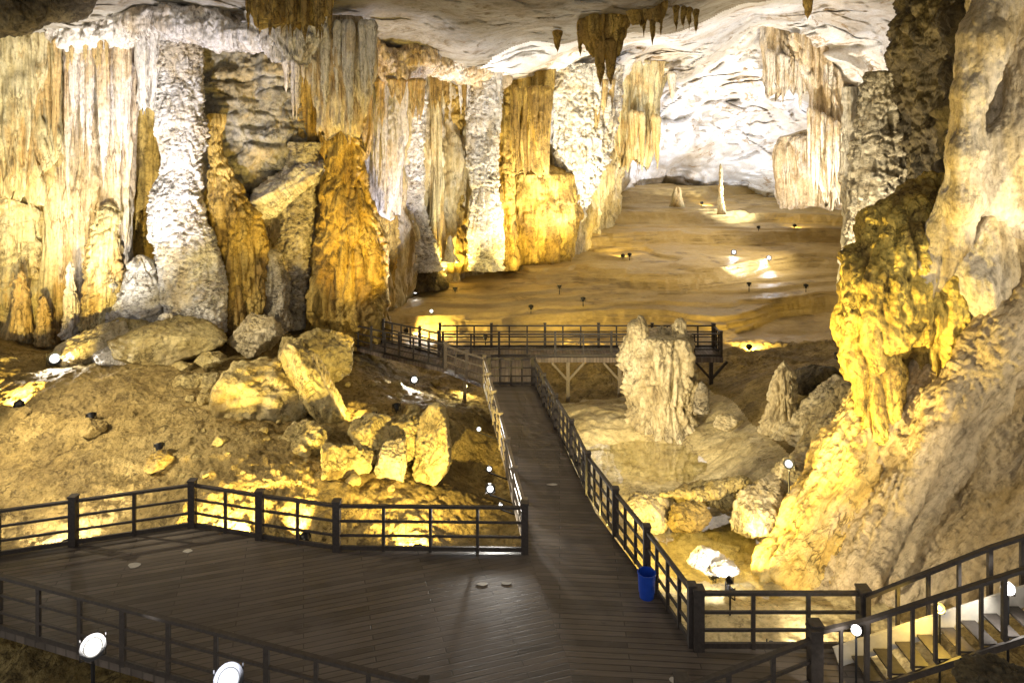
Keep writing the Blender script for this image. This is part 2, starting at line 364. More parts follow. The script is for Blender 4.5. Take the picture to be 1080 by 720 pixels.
# ---- implicit solids (smooth union of round cones), turned to quads by surface nets
def sdf_mesh(segs, vox, k=.5, iters=1):
    A = np.array([s[0] for s in segs]); B = np.array([s[1] for s in segs])
    ra = np.array([s[2] for s in segs]); rb = np.array([s[3] for s in segs])
    rm = np.maximum(ra, rb)
    lo = np.minimum(A, B) - rm[:, None]; hi = np.maximum(A, B) + rm[:, None]
    o = lo.min(0) - 3 * vox; n = np.ceil((hi.max(0) + 3 * vox - o) / vox).astype(int) + 1
    D = np.full(n, 2.0, np.float32)
    ax = [o[i] + np.arange(n[i]) * vox for i in range(3)]
    for i in range(len(segs)):
        mrg = k + 3 * vox
        i0 = np.maximum(((lo[i] - mrg - o) / vox).astype(int), 0); i1 = np.minimum(((hi[i] + mrg - o) / vox).astype(int) + 2, n)
        sl = tuple(slice(a, b) for a, b in zip(i0, i1))
        x, y, z = np.meshgrid(*[ax[c][sl[c]] for c in range(3)], indexing='ij')
        ab = B[i] - A[i]; L = (ab @ ab) + 1e-9
        t = np.clip(((x - A[i][0]) * ab[0] + (y - A[i][1]) * ab[1] + (z - A[i][2]) * ab[2]) / L, 0, 1)
        d = np.sqrt((x - A[i][0] - t * ab[0]) ** 2 + (y - A[i][1] - t * ab[1]) ** 2 + (z - A[i][2] - t * ab[2]) ** 2) - (ra[i] + t * (rb[i] - ra[i]))
        e = D[sl]; h = np.clip(.5 + .5 * (e - d) / k, 0, 1)
        D[sl] = e * (1 - h) + d * h - k * h * (1 - h)
    ins = D < 0
    c = ins.astype(np.int8)
    cnt = sum(c[a:n[0] - 1 + a, b:n[1] - 1 + b, g:n[2] - 1 + g] for a in (0, 1) for b in (0, 1) for g in (0, 1))
    act = (cnt > 0) & (cnt < 8)
    idx = np.full(act.shape, -1, np.int32); ids = np.argwhere(act); idx[act] = np.arange(len(ids))
    acc = np.zeros((len(ids), 3)); wt = np.zeros(len(ids))
    corners = [(a, b, g) for a in (0, 1) for b in (0, 1) for g in (0, 1)]
    I, J, K = ids.T
    for axn in range(3):
        for cc in corners:
            if cc[axn]: continue
            c2 = list(cc); c2[axn] = 1
            d0 = D[I + cc[0], J + cc[1], K + cc[2]]; d1 = D[I + c2[0], J + c2[1], K + c2[2]]
            mk_ = (d0 < 0) != (d1 < 0)
            t = np.where(mk_, d0 / (d0 - d1 + 1e-12), 0)
            p = np.tile(np.array(cc, float), (len(ids), 1)); p[:, axn] += t
            acc += p * mk_[:, None]; wt += mk_
    V = o + (ids + acc / wt[:, None]) * vox
    Q = []
    for axn in range(3):
        s0 = [slice(1, -1)] * 3; s0[axn] = slice(0, -1)
        s1 = [slice(1, -1)] * 3; s1[axn] = slice(1, None)
        a_, b_ = ins[tuple(s0)], ins[tuple(s1)]
        for flip, mask in ((False, a_ & ~b_), (True, ~a_ & b_)):
            e = np.argwhere(mask)
            if not len(e): continue
            e = e + 1; e[:, axn] -= 1
            u, v = (axn + 1) % 3, (axn + 2) % 3
            qs = []
            for du, dv in ((-1, -1), (0, -1), (0, 0), (-1, 0)):
                g = e.copy(); g[:, u] += du; g[:, v] += dv
                qs.append(idx[g[:, 0], g[:, 1], g[:, 2]])
            q = np.stack(qs, -1); q = q[(q >= 0).all(1)]
            Q.append(q[:, ::-1] if flip else q)
    Q = np.vstack(Q)
    for _ in range(iters): V, Q = subdiv(V, Q)
    return V, Q
def subdiv(V, Q):
    n = len(V)
    E = np.stack([Q, np.roll(Q, -1, 1)], -1).reshape(-1, 2); Es = np.sort(E, 1)
    key = Es[:, 0].astype(np.int64) * n + Es[:, 1]
    uq, inv = np.unique(key, return_inverse=True)
    mid = (V[uq // n] + V[uq % n]) / 2; fc = V[Q].mean(1)
    V2 = np.vstack([V, mid, fc]); ei = inv.reshape(-1, 4) + n; fi = np.arange(len(Q)) + n + len(mid)
    Q2 = np.vstack([np.stack([Q[:, k], ei[:, k], fi, ei[:, (k + 3) % 4]], -1) for k in range(4)])
    # relax: average to face centres, once
    s = np.zeros_like(V2); c = np.zeros(len(V2)); f2 = V2[Q2].mean(1)
    for k in range(4):
        for a in range(3): s[:, a] += np.bincount(Q2[:, k], f2[:, a], len(V2))
        c += np.bincount(Q2[:, k], minlength=len(V2))
    return .4 * V2 + .6 * s / c[:, None], Q2
def chain(*pts):
    """pts (px, py, Y, radius m) -> round cones"""
    q = [(P(a, b, Y), r) for a, b, Y, r in pts]
    return [(q[i][0], q[i + 1][0], q[i][1], q[i + 1][1]) for i in range(len(q) - 1)]
def blob(name, label, cat, segs, mat, vox=.09, k=.5, flute=(.1, 1.2, .2), big=(.25, .5), fine=(.04, 3), pop=(0, 3, 1), group=None, iters=1, seed=0, flow=None):
    V, Q = sdf_mesh(segs, vox, k, iters)
    N = normals(V, Q)
    x, y, z = V.T + seed * 11.3
    fx, fy, fz = x, y, z * flute[2]
    if flow is not None:                       # runnels follow the way the water ran
        fd = np.array(flow, float); fd /= np.linalg.norm(fd); pr = (V @ fd) * (1 - flute[2])
        fx, fy, fz = x - pr * fd[0], y - pr * fd[1], z - pr * fd[2]
    side = np.clip(1 - np.abs(N[:, 2]) * .6, .3, 1)
    d = big[0] * fbm(x * big[1], y * big[1], z * big[1], 3)
    f1, f2 = pn(fx * flute[1], fy * flute[1], fz * (flute[1] if flow is not None else 1)), pn(fx * flute[1] * 2.4, fy * flute[1] * 2.4, fz * (flute[1] * 2.4 if flow is not None else 1.8))
    d += flute[0] * side * (1.6 * np.abs(f1) ** .8 + .8 * np.abs(f2) ** .8 - .5 - .5 * np.exp(-(f1 / .12) ** 2))
    d += fine[0] * billow(x * fine[1], y * fine[1], z * fine[1] * .8, 3, .6)
    if pop[0]: d += pop[0] * billow(x * pop[1] + 4, y * pop[1], z * pop[1] * pop[2], 3, .55)
    V = V + N * d[:, None]
    base = (float(V[:, 0].mean()), float(V[:, 1].mean()), float(V[:, 2].min()))
    o = mk(name, V, Q, M[mat], base)
    return tag(o, label, cat, group)

# ------------------------------------------------------------------ thin plate spline surfaces
class TPS:
    def __init__(s, pts, scale=10.0, lam=1e-3):
        p = np.array(pts, float); s.sc = scale; s.xy = p[:, :2] / scale; n = len(p)
        K = s.U(np.linalg.norm(s.xy[:, None] - s.xy[None], axis=2)) + lam * np.eye(n)
        Pm = np.hstack([np.ones((n, 1)), s.xy]); A = np.zeros((n + 3, n + 3)); A[:n, :n] = K; A[:n, n:] = Pm; A[n:, :n] = Pm.T
        s.w = np.linalg.solve(A, np.concatenate([p[:, 2], np.zeros(3)]))
    @staticmethod
    def U(r): return np.where(r > 1e-9, r * r * np.log(r + 1e-12), 0)
    def __call__(s, X, Y):
        X, Y = np.asarray(X, float) / s.sc, np.asarray(Y, float) / s.sc
        z = s.w[-3] + s.w[-2] * X + s.w[-1] * Y
        for i, (a, b) in enumerate(s.xy): z = z + s.w[i] * s.U(np.hypot(X - a, Y - b))
        return z

# ground control points: pixel + distance for what the photo shows, plain coordinates elsewhere
GP = [P(*a) for a in [
    (30, 572, 17.5), (130, 560, 18.2), (100, 480, 21), (0, 480, 21), (100, 400, 25), (0, 392, 26), (57, 386, 27), (200, 396, 26.5),
    (150, 375, 31), (0, 372, 33), (250, 470, 21.5), (300, 500, 20.5), (300, 440, 24), (300, 395, 28.5), (250, 350, 33), (360, 352, 35),
    (400, 460, 24), (400, 420, 27.5), (380, 385, 31.5), (480, 450, 25), (450, 560, 19), (330, 560, 19), (480, 520, 21.5),
    (430, 385, 34.5), (640, 382, 35.2), (540, 345, 39), (640, 345, 39.5), (640, 312, 43), (640, 280, 47), (430, 300, 44), (430, 282, 47), (540, 282, 47),
    (640, 270, 51), (540, 270, 52), (430, 270, 52), (640, 232, 62), (700, 196, 76), (800, 214, 73), (760, 240, 62), (760, 275, 49), (760, 330, 40.5),
    (770, 385, 34), (860, 335, 42), (880, 290, 49), (880, 228, 66), (860, 385, 31),
    (800, 400, 28.5), (840, 440, 25.2), (890, 410, 25), (820, 490, 21.8), (880, 500, 21), (780, 470, 24)]]
GP += [(x, y, z) for x, y, z in [
    (2, 17, -1.7), (4, 16, -1.6), (5, 18.5, -1.75), (3.4, 22.2, -1.6), (5.2, 23.2, -1.6), (7, 24, -1.5), (2.0, 26, -1.6), (6.5, 26, -1.5), (3.5, 29, -1.5), (8, 29.5, -1.5),
    (7.2, 20, -1.55), (6, 15, -1.5), (9, 15, -1.2), (-1.5, 20, -1.8), (-1.3, 24, -1.9), (0, 30, -2.2), (4, 33, -2.1), (-4, 13, -1.6), (0, 13, -2), (-10, 12, -1.5), (-14, 17.5, -.4),
    (-22, 18, .5), (-24, 30, 1.5), (9, 10, -.6), (14, 10, .5), (14, 20, -1), (18, 30, 1), (-10, 5, -1.5), (5, 5, -1.5), (0, 9, -1.8), (15, 4, 0), (-30, 60, 3), (0, 62, 3.3), (10, 85, 6.5), (40, 80, 5), (45, 40, 2), (-30, 40, 2), (30, 95, 7), (-20, 5, -1)]]
ground_tps = TPS(GP)
PLATFORM = [(-17, 15.2), (-12.07, 16.1), (-8.1, 17.4), (-6.2, 16.85), (-4.18, 16.36), (.36, 16.29), (1.06, 12.67), (1.25, 10.2), (1.25, 9.4), (-1.4, 9.4), (-1.35, 10.8), (-10.2, 13.6), (-13.6, 14.66), (-17, 14.9)]
WALKWAY = [(-1.16, 27.9), (.97, 27.9), (2.2, 18.0), (3.54, 13.08), (6.75, 13.25), (6.75, 12.0), (5.3, 11.9), (2.6, 10.76), (2.6, 9.4), (1.254, 9.4), (1.254, 10.2), (1.064, 12.67), (.364, 16.29)]
def inside(poly, X, Y, m=0):
    c = np.zeros(X.shape, bool); n = len(poly)
    cxm = sum(p[0] for p in poly) / n; cym = sum(p[1] for p in poly) / n
    for i in range(n):
        (x1, y1), (x2, y2) = poly[i], poly[(i + 1) % n]
        if y1 == y2: continue
        cond = ((y1 > Y) != (y2 > Y)) & (X < (x2 - x1) * (Y - y1) / (y2 - y1) + x1)
        c ^= cond
    return c
def near_deck(X, Y):
    r = np.zeros(X.shape, bool)
    for dx in (-.5, 0, .5):
        for dy in (-.5, 0, .5):
            r |= inside(PLATFORM, X + dx, Y + dy) | inside(WALKWAY, X + dx, Y + dy)
    return r
def ground_h(X, Y, detail=True):
    z = ground_tps(X, Y)
    slope = sstep(36, 41, Y)
    if detail:
        z = z + (.16 - .08 * slope) * fbm(X * .35, Y * .35, 0.3, 3) + slope * .28 * fbm(X * .05, Y * .09, 0.7, 2)
        # rimstone ledges and strata: steps that follow the slope's own height
        zz = z * .75 + .55 * fbm(X * .035, Y * .05, 4.0, 3)
        fr = zz - np.floor(zz)
        z = z + slope * .72 * (sstep(.74, 1.0, fr) - fr) / .75
        zz2 = z * 3.4 + 1.2 * fbm(X * .045, Y * .08, 9.0, 4); fr2 = zz2 - np.floor(zz2)
        z = z + slope * .85 * (sstep(.80, 1.0, fr2) - fr2) / 3.4 + slope * .05 * fbm(X * .5, Y * .9, 3.0, 4, .6)
        rl = (1 - slope)
        pf_ = sstep(.6, 1.6, X) * sstep(14, 16, Y) * (1 - sstep(31, 33, Y)) * .7
        z = z + rl * (1 - pf_) * (.05 * billow(X * .9, Y * .9, 2.0, 3, .6) + .055 * fbm(X * 2.4, Y * 2.4, 5.0, 4, .75)) + rl * .03 * fbm(X * 1.5, Y * 1.5, 8.0, 3)
        floor_ = sstep(1.2, 2.4, X) * (1 - sstep(29, 32, Y)) * sstep(16, 18, Y) * (1 - sstep(7.5, 9.5, X))
        z = z - floor_ * .05 * billow(X * 1.3, Y * 1.3, 2.0, 3)
    rs = (Y - 25.9) * .9 + .8 * fbm(X * .5, Y * .5, 12.0, 3); rk = sstep(1.0, 2.0, X) * (1 - sstep(8, 9, X)) * sstep(26.0, 26.6, Y) * (1 - sstep(30.6, 31.4, Y)) if detail else 0
    fr3 = rs - np.floor(rs)
    z = z + rk * .14 * (np.floor(rs) * .5 + .5 * sstep(0, .12, fr3) - .15 * fr3) * .8
    wob = .25 * fbm(X * .5, Y * .5, 6.0, 3)
    z = z - .30 * np.exp(-np.maximum(0, ((X - 4.7) / 2.2) ** 2 + ((Y - 24.7) / 1.5) ** 2 + wob) ** 2)
    z = z - .28 * np.exp(-np.maximum(0, ((X - 4.6) / 1.3) ** 2 + ((Y - 18.9) / 1.0) ** 2 + wob) ** 2)
    dk = near_deck(X, Y) & (Y < 28.5)
    z = np.where(dk, np.minimum(z, -.55), z)
    fp = (X > -4.5) & (X < 11) & (Y > 30.6) & (Y < 34.2)
    z = np.where(fp, np.minimum(z, -.5), z)
    return z
def fan(u0, u1, y0, y1, nu, nv):
    u = np.linspace(u0, u1, nu); y = y0 * (y1 / y0) ** np.linspace(0, 1, nv)
    Yg, Ug = np.meshgrid(y, u, indexing='ij')
    return Ug * Yg, Yg

def gmat():
    # clay and limestone underfoot, paler and wetter on the pool floor
    m = M['soil']; return m
X, Y = fan(-1.25, 1.25, 4, 100, 1250, 1000)
Z = ground_h(X, Y)
# split the sheet: cave floor in front, flowstone slope behind (both parts of one terrain)
row = int(np.argmin(np.abs(Y[:, 0] - 36.5)))
floorpale = (X > .8) & (Y > 14) & (Y < 34)
def sheet(name, r0, r1, mat):
    x, y, z = X[r0:r1], Y[r0:r1], Z[r0:r1]
    o = mk(name, np.stack([x, y, z], -1).reshape(-1, 3), grid_quads(x.shape[1], x.shape[0]), mat)
    return struct(o)
M['slope'] = rock_mat('brown_flowstone', (.50, .375, .155), (.41, .30, .115), (.31, .22, .08), (.16, .11, .045), st=(.10, .08, 1.6), sc=.5, stain_amt=.35, bump=.7, bscale=1.6, bst=(.5, .6, 2), rough=.5, cst=(.05, .04, 2.0), csc=.9, crack=.8, grain=.25, alt=(.42, .30, .12), alt_amt=.5, altsc=.08)
M['poolfloor'] = rock_mat('pale_wet_floor', (.66, .57, .34), (.54, .45, .24), (.36, .28, .13), (.13, .095, .045), st=(.6, 1, 1), sc=.7, stain_amt=.4, bump=.6, bscale=3, bst=(.8, 1, 1), rough=.45)
g = sheet('ground', 0, row + 1, M['soil'])
g.data.materials.append(M['poolfloor'])
nfaces = len(g.data.polygons)
ctr = (X[:row + 1, :][:-1, :-1] + X[:row + 1][1:, 1:]) / 2; cty = (Y[:row + 1, :][:-1, :-1] + Y[:row + 1][1:, 1:]) / 2
pf = (ctr > 1.0 + .4 * fbm(ctr * .8, cty * .8, 1.0, 3)) & (cty > 14) & (cty < 31.5 + fbm(ctr, cty, 3.0, 2)) & (ctr < 9)
g.data.polygons.foreach_set('material_index', pf.astype(np.int32).ravel())
sheet('flowstone_slope', row, X.shape[0], M['slope'])

# pool water
def water_mat():
    m, nt, b = new_mat('pool_water'); nt.nodes.remove(b)
    tr = nt.nodes.new('ShaderNodeBsdfTransparent'); tr.inputs[0].default_value = (.96, .94, .78, 1)
    gl = nt.nodes.new('ShaderNodeBsdfGlossy'); gl.inputs['Roughness'].default_value = .02; gl.inputs['Color'].default_value = (1, 1, 1, 1)
    lw = nt.nodes.new('ShaderNodeLayerWeight'); lw.inputs['Blend'].default_value = .5
    fr_ = math_(nt, 'ADD', math_(nt, 'MULTIPLY', math_(nt, 'POWER', lw.outputs['Facing'], 2.4), .85), .07)
    ms = nt.nodes.new('ShaderNodeMixShader'); lnk(nt, fr_, ms.inputs[0]); lnk(nt, tr.outputs[0], ms.inputs[1]); lnk(nt, gl.outputs[0], ms.inputs[2])
    tc = nt.nodes.new('ShaderNodeTexCoord').outputs['Object']
    n = noise(nt, tc, 2.2, 3, .5)
    bp = nt.nodes.new('ShaderNodeBump'); bp.inputs['Strength'].default_value = .06; bp.inputs['Distance'].default_value = .04
    lnk(nt, n, bp.inputs['Height']); lnk(nt, bp.outputs[0], gl.inputs['Normal'])
    lnk(nt, ms.outputs[0], nt.nodes['Material Output'].inputs[0])
    return m
bm = bmesh.new()
vs = [bm.verts.new(v) for v in ((1.0, 16.2, -1.62), (8, 16.2, -1.62), (8, 29, -1.62), (1.0, 29, -1.62))]
bm.faces.new(vs); struct(obj('water', bm, water_mat()))

# ------------------------------------------------------------------ ceiling and far wall
# roof of the hall: a vault that sweeps down to the head of the slope, its height given by direction and distance
VP = [(-300, -10, 27), (-300, 60, 36), (-300, 200, 40), (0, 0, 26), (0, 36, 31), (0, 80, 37), (0, 200, 40), (90, 30, 30), (90, 80, 37), (150, 22, 31), (150, 200, 40),
      (300, -6, 28), (300, 40, 33), (300, 90, 38), (300, 200, 42), (380, 18, 33), (380, 70, 39), (380, 200, 45), (450, 30, 35), (450, 62, 41), (450, 100, 48), (450, 200, 54),
      (500, 0, 29.5), (500, 35, 35), (500, 62, 39.5), (512, 82, 46.5), (520, 110, 52), (560, 20, 33), (560, 45, 42), (560, 75, 47.5), (560, 110, 54), (600, 0, 30), (600, 36, 37), (605, 56, 46.5), (610, 90, 53), (640, 110, 62), (640, 180, 70),
      (660, 20, 34.5), (665, 45, 50), (700, 0, 31), (700, 30, 38), (700, 48, 55), (700, 80, 64), (700, 110, 72), (700, 150, 78), (700, 210, 83), (800, -25, 31), (800, 0, 38), (800, 20, 54), (800, 50, 62), (800, 90, 70), (800, 140, 77), (800, 210, 82),
      (870, -30, 32), (870, 0, 46), (870, 50, 56), (870, 100, 64), (870, 150, 72), (870, 220, 76), (950, -40, 32), (950, 0, 42), (950, 60, 48), (950, 120, 55), (950, 210, 62), (1100, 0, 34), (1100, 210, 45), (1400, 0, 28), (1400, 200, 36)]
VP += [(x, -200, 13.5) for x in (-500, 100, 500, 900, 1500)] + [(x, -90, 19) for x in (-400, 0, 400, 750, 1100, 1500)] + [(x, -600, 6.3) for x in (-500, 540, 1500)]
vault = TPS([(a_, b_, math.log(c_)) for a_, b_, c_ in VP], 200.0, 2e-3)
gx = np.linspace(-560, 1640, 900); gy = np.concatenate([np.linspace(-600, -20, 120)[:-1], np.linspace(-20, 215, 430)])
GYp, GXp = np.meshgrid(gy, gx, indexing='ij')
Yv = np.exp(vault(GXp, GYp)); X = (GXp - CX) / F * Yv; Z = CZ + (HY - GYp) / F * Yv; Y = Yv
farv = sstep(38, 56, Y)
bul = np.exp(-(((GXp - 752) / 62) ** 2 + ((GYp - 138) / 44) ** 2) ** 1.5) * 4.5 + np.exp(-(((GXp - 838) / 50) ** 2 + ((GYp - 92) / 40) ** 2) ** 1.5) * 2.5 + np.exp(-(((GXp - 556) / 40) ** 2 + ((GYp - 66) / 20) ** 2) ** 1.5) * 2.2 + np.exp(-(((GXp - 680) / 42) ** 2 + ((GYp - 84) / 26) ** 2) ** 1.5) * 2.5
lay = .16 * X + .14 * Y + .25 * Z + 1.5 * fbm(X * .10, Y * .07, Z * .1 + 17, 4); lf = lay - np.floor(lay)
lay2 = .40 * X - .20 * Y + .3 * Z + 1.6 * fbm(X * .14, Y * .10, Z * .15 + 27, 4); lf2 = lay2 - np.floor(lay2)
crk = np.abs(fbm(X * .09 + 4, Y * .09, Z * .12 + 21, 4)); fold = np.abs(pn(X * .13 + 9, Y * .07, Z * .20 + 5))
rel = (1.0 + .8 * farv) * fbm(X * .11, Y * .08, Z * .11 + 7, 3) + (.8 + .9 * farv) * billow(X * .15 + 3, Y * .08, Z * .16 + 11, 2, .45) \
    + (.55 + .5 * farv) * (lf * (1 - sstep(.82, 1.0, lf)) - .4) + .30 * (lf2 * (1 - sstep(.85, 1.0, lf2)) - .4) \
    - farv * (.9 * np.exp(-(crk / .03) ** 2) + 1.3 * np.exp(-(fold / .10) ** 2)) + .30 * fbm(X * .5, Y * .35, Z * .5, 3) + .14 * billow(X * 1.0, Y * .7, Z * 1.0, 3, .55)
dY = -(rel + bul)
X = X * (1 + dY / Y); Z = CZ + (Z - CZ) * (1 + dY / Y); Y = Y + dY
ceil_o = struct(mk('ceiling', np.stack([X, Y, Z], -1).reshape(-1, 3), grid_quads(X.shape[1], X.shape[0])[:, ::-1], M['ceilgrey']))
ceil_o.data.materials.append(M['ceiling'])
lipY = np.interp(GXp[:-1, :-1], [0, 350, 470, 520, 620, 700, 830, 970], [60, 60, 50, 41, 41, 43, 40, 36])  # lip between the shaded and the lit copy of the roof rock
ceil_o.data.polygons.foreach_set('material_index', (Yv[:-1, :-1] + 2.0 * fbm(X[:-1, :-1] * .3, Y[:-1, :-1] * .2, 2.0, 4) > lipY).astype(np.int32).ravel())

WL = [(-36, 20), (-34, 29), (-27, 33.6), (-17, 34.2), (-12, 35.2), (-8, 38.5), (-6, 43.5), (-1, 49.2), (2, 51.5), (6, 55.5), (9, 63), (13, 74), (18, 84), (24, 89), (32, 90), (38, 84), (37, 70), (32, 58), (28, 46), (25, 36), (21, 30), (20, 20), (21, 8)]
def smooth_path(pts, n):
    a = np.array(pts, float); d = np.concatenate([[0], np.cumsum(np.linalg.norm(np.diff(a, axis=0), axis=1))])
    s = np.linspace(0, d[-1], n); q = np.stack([np.interp(s, d, a[:, k]) for k in range(2)], -1)
    w = max(3, n // 60)
    for _ in range(w):
        q[1:-1] = .25 * q[:-2] + .5 * q[1:-1] + .25 * q[2:]
    return s, q
s, q = smooth_path(WL, 1700)
tn = np.gradient(q, axis=0); tn /= np.linalg.norm(tn, axis=1)[:, None]
nx, ny = tn[:, 1], -tn[:, 0]                     # towards the camera side
zs = np.linspace(-3, 19, 230)
Zg, S = np.meshgrid(zs, s, indexing='ij')
QX, QY = np.broadcast_to(q[:, 0], Zg.shape), np.broadcast_to(q[:, 1], Zg.shape)
d = 1.0 * fbm(S * .12, Zg * .12, 3.0, 3) + .5 * (np.abs(pn(S * .5, Zg * .10, 6.0)) * 2 - .6) + .28 * (np.abs(pn(S * 1.5, Zg * .16, 8.0)) * 2 - .5) + .13 * (np.abs(pn(S * 3.3, Zg * .35, 8.0)) * 2 - .5) + .10 * billow(S * 1.3, Zg * 1.3, 1.0, 3)
far = sstep(66, 76, QY)
dfar = 1.4 * fbm(S * .09, Zg * .12, 33.0, 3) + .6 * billow(S * .2, Zg * .22, 14.0, 3, .5)
dfar = dfar + .28 * billow(S * .45, Zg * .4, 19.0, 3, .5) + .5 * fbm(S * .2, Zg * .2, 29.0, 2)
d = d * (1 - far) + far * dfar
# the big rounded bulge over the head of the slope
bx = (QX - P(745, 140, 78)[0]); d = d + far * 2.6 * np.exp(-(bx / 5.5) ** 2 - ((Zg - 11.5) / 4.0) ** 2) ** .6
lean = -far * np.maximum(0, Zg - 13) * .0
V = np.stack([QX + nx * d, QY + ny * d, Zg], -1).reshape(-1, 3)
M['wallfar'] = M['ceiling']
wq = grid_quads(len(s), len(zs))
w_ = struct(mk('cave_wall', V, wq, M['wall'])); w_.data.materials.append(M['ceiling'])
fy = QY[:-1, :-1] + 1.5 * fbm(S[:-1, :-1] * .2, Zg[:-1, :-1] * .2, 5.0, 3)
w_.data.polygons.foreach_set('material_index', (fy > 69).astype(np.int32).ravel())

exec_parts = None
# ------------------------------------------------------------------ dripstone, left to right
column('stone_curtain', 'pale fluted stone curtain hanging at the far left edge, shaped like organ pipes', 'stone curtain', 31,
       [(38, -40, 70), (75, -40, 66), (130, -40, 62), (180, -36, 54), (222, -30, 46)], 'cream', .6, (.30, 2.0, .05), big=.35, rag=.14, ragf=4, sharp=.55, seed=1)
column('flowstone_mass', 'broad yellow ledged flowstone below the organ pipe curtain at the left edge', 'flowstone', 32.4,
       [(190, -50, 46), (225, -50, 48), (262, -50, 44), (285, -50, 58), (330, -50, 60), (385, -50, 62)], 'cream', .5, (.10, 1.6, .10), pop=(.10, .9, 1.6), big=.3, ledge=.25, seed=2)
column('stone_column', 'tall pinkish fluted column with rust brown streaks beside the organ pipe curtain', 'column', 32.6,
       [(20, 62, 124), (100, 64, 120), (200, 58, 114), (260, 56, 104), (300, 54, 98), (350, 52, 98)], 'pink', .8, (.34, 1.5, .05), big=.3, seed=3)
column('stone_column', 'slim pale pink fluted column touching the white wavy shelf above', 'column', 31.8,
       [(22, 110, 148), (90, 114, 144), (160, 112, 138), (230, 106, 136), (290, 98, 136)], 'pink', .9, (.22, 1.9, .05), big=.2, seed=4)
column('stalagmite', 'crinkled cream stalagmite at the foot of the pink fluted columns', 'stalagmite', 31,
       [(212, 104, 126), (240, 98, 127), (280, 92, 128), (310, 90, 136), (345, 86, 138)], 'cream', .8, (.06, 2, .3), pop=(.13, 2.0, 1.3), close=True, seed=5)
column('stone_column', 'dull olive smooth column behind the white hourglass column', 'column', 34,
       [(60, 140, 176), (120, 136, 172), (200, 126, 168), (300, 122, 166), (350, 120, 168)], 'ochre', .7, (.10, 1.4, .08), big=.2, seed=6)
column('stone_column', 'bright white scaly hourglass column, widest of the left group', 'column', 30.5,
       [(22, 146, 216), (45, 154, 214), (80, 168, 212), (115, 165, 214), (145, 166, 218), (165, 172, 212), (176, 175, 210), (195, 164, 212), (220, 155, 213), (250, 161, 224), (280, 170, 234), (310, 172, 237), (350, 180, 240)],
       'scaly', .85, (.07, 2.4, .5), pop=(.085, 2.8, 2.0), big=.06, seed=7)
column('stalagmite', 'small white popcorn stalagmite left of the hourglass column foot', 'stalagmite', 30,
       [(268, 140, 156), (285, 130, 160), (305, 126, 168), (340, 118, 170)], 'scaly', .9, (0, 1, 1), pop=(.14, 2.2, 1.0), close=True, seed=8)
column('stone_column', 'ochre crusted column widening downward right of the white hourglass', 'column', 32,
       [(120, 220, 236), (165, 218, 236), (200, 219, 254), (230, 222, 274), (270, 230, 283), (310, 236, 282), (350, 238, 280)], 'ochre', .85, (.12, 2.2, .2), pop=(.11, 2.2, .8), big=.15, seed=9)
column('stone_column', 'slim grey rippled column between two ochre columns', 'column', 34.2,
       [(150, 302, 338), (190, 300, 333), (240, 297, 330), (300, 290, 327), (345, 284, 326)], 'greycol', .9, (.05, 2, .3), pop=(.09, 2.2, 1.9), seed=10)
column('stone_column', 'massive golden crusted column swelling toward its foot, left of the tiered slope', 'column', 34.8,
       [(95, 352, 380), (150, 346, 380), (190, 341, 388), (230, 336, 400), (270, 330, 407), (315, 325, 411), (360, 320, 410)], 'ochre', .9, (.14, 1.6, .22), pop=(.14, 1.9, .9), big=.2, seed=11)
column('stone_curtain', 'arched pinkish curtain hanging above the golden column', 'stone curtain', 31.6,
       [(18, 346, 380), (40, 330, 392), (80, 326, 394), (120, 334, 388), (152, 340, 380)], 'pink', .55, (.20, 2.4, .06), rag=.22, ragf=4, sharp=.55, seed=12)
column('stone_curtain', 'bright white fan of small stalactites above the grey overhang', 'stone curtain', 30,
       [(12, 262, 345), (35, 266, 340), (55, 276, 332), (74, 290, 324)], 'white', .5, (.16, 3.0, .1), rag=.4, ragf=6, sharp=.55, seed=13)
column('stone_curtain', 'olive curtain of dark pipes hanging from the ceiling at the top edge', 'stone curtain', 28,
       [(-25, 256, 352), (5, 262, 350), (20, 266, 346), (36, 270, 340)], 'ochre', .4, (.22, 2.6, .06), rag=.45, ragf=6, sharp=.55, seed=14)
column('stone_curtain', 'dark ragged curtain in the gap left of the golden column', 'stone curtain', 34.5,
       [(60, 300, 345), (90, 302, 345), (130, 306, 348), (170, 312, 346)], 'ochre', .5, (.22, 2.4, .08), rag=.35, ragf=5, seed=15)
column('stone_curtain', 'white and lilac pleated curtain hanging right of the golden column', 'stone curtain', 39,
       [(55, 386, 428), (110, 388, 428), (160, 374, 424), (200, 371, 421), (236, 373, 418)], 'white', .4, (.26, 2.2, .03), rag=.12, ragf=4, sharp=.5, big=.08, seed=16)
column('stone_column', 'pale lilac scaly column beside the pleated white curtain', 'column', 43.8,
       [(72, 424, 450), (150, 424, 448), (215, 418, 448), (240, 418, 452), (262, 420, 462), (285, 424, 466)], 'scaly', .85, (.06, 2, .2), pop=(.09, 2.6, 2.0), seed=17)
column('stone_column', 'slender cream column with brown top next to the golden column', 'column', 37.5,
       [(45, 374, 396), (110, 378, 394), (170, 380, 392)], 'cream', .8, (.14, 2.0, .08), tip=True, seed=18)
column('stone_column', 'yellow streaked column in the recess left of the bright white pillar', 'column', 47,
       [(62, 446, 492), (120, 448, 490), (200, 452, 486), (240, 448, 492), (285, 442, 500)], 'ochre', .6, (.22, 1.3, .10), pop=(.15, 1.2, 1), big=.3, seed=19)
column('stone_column', 'bright white pillar standing free at the back of the hall', 'column', 45.5,
       [(76, 486, 532), (105, 491, 530), (150, 495, 526), (185, 494, 525), (230, 496, 529), (262, 494, 531), (284, 494, 532)], 'scaly', .85, (.12, 1.5, .12), pop=(.10, 2.4, 1.6), seed=20)
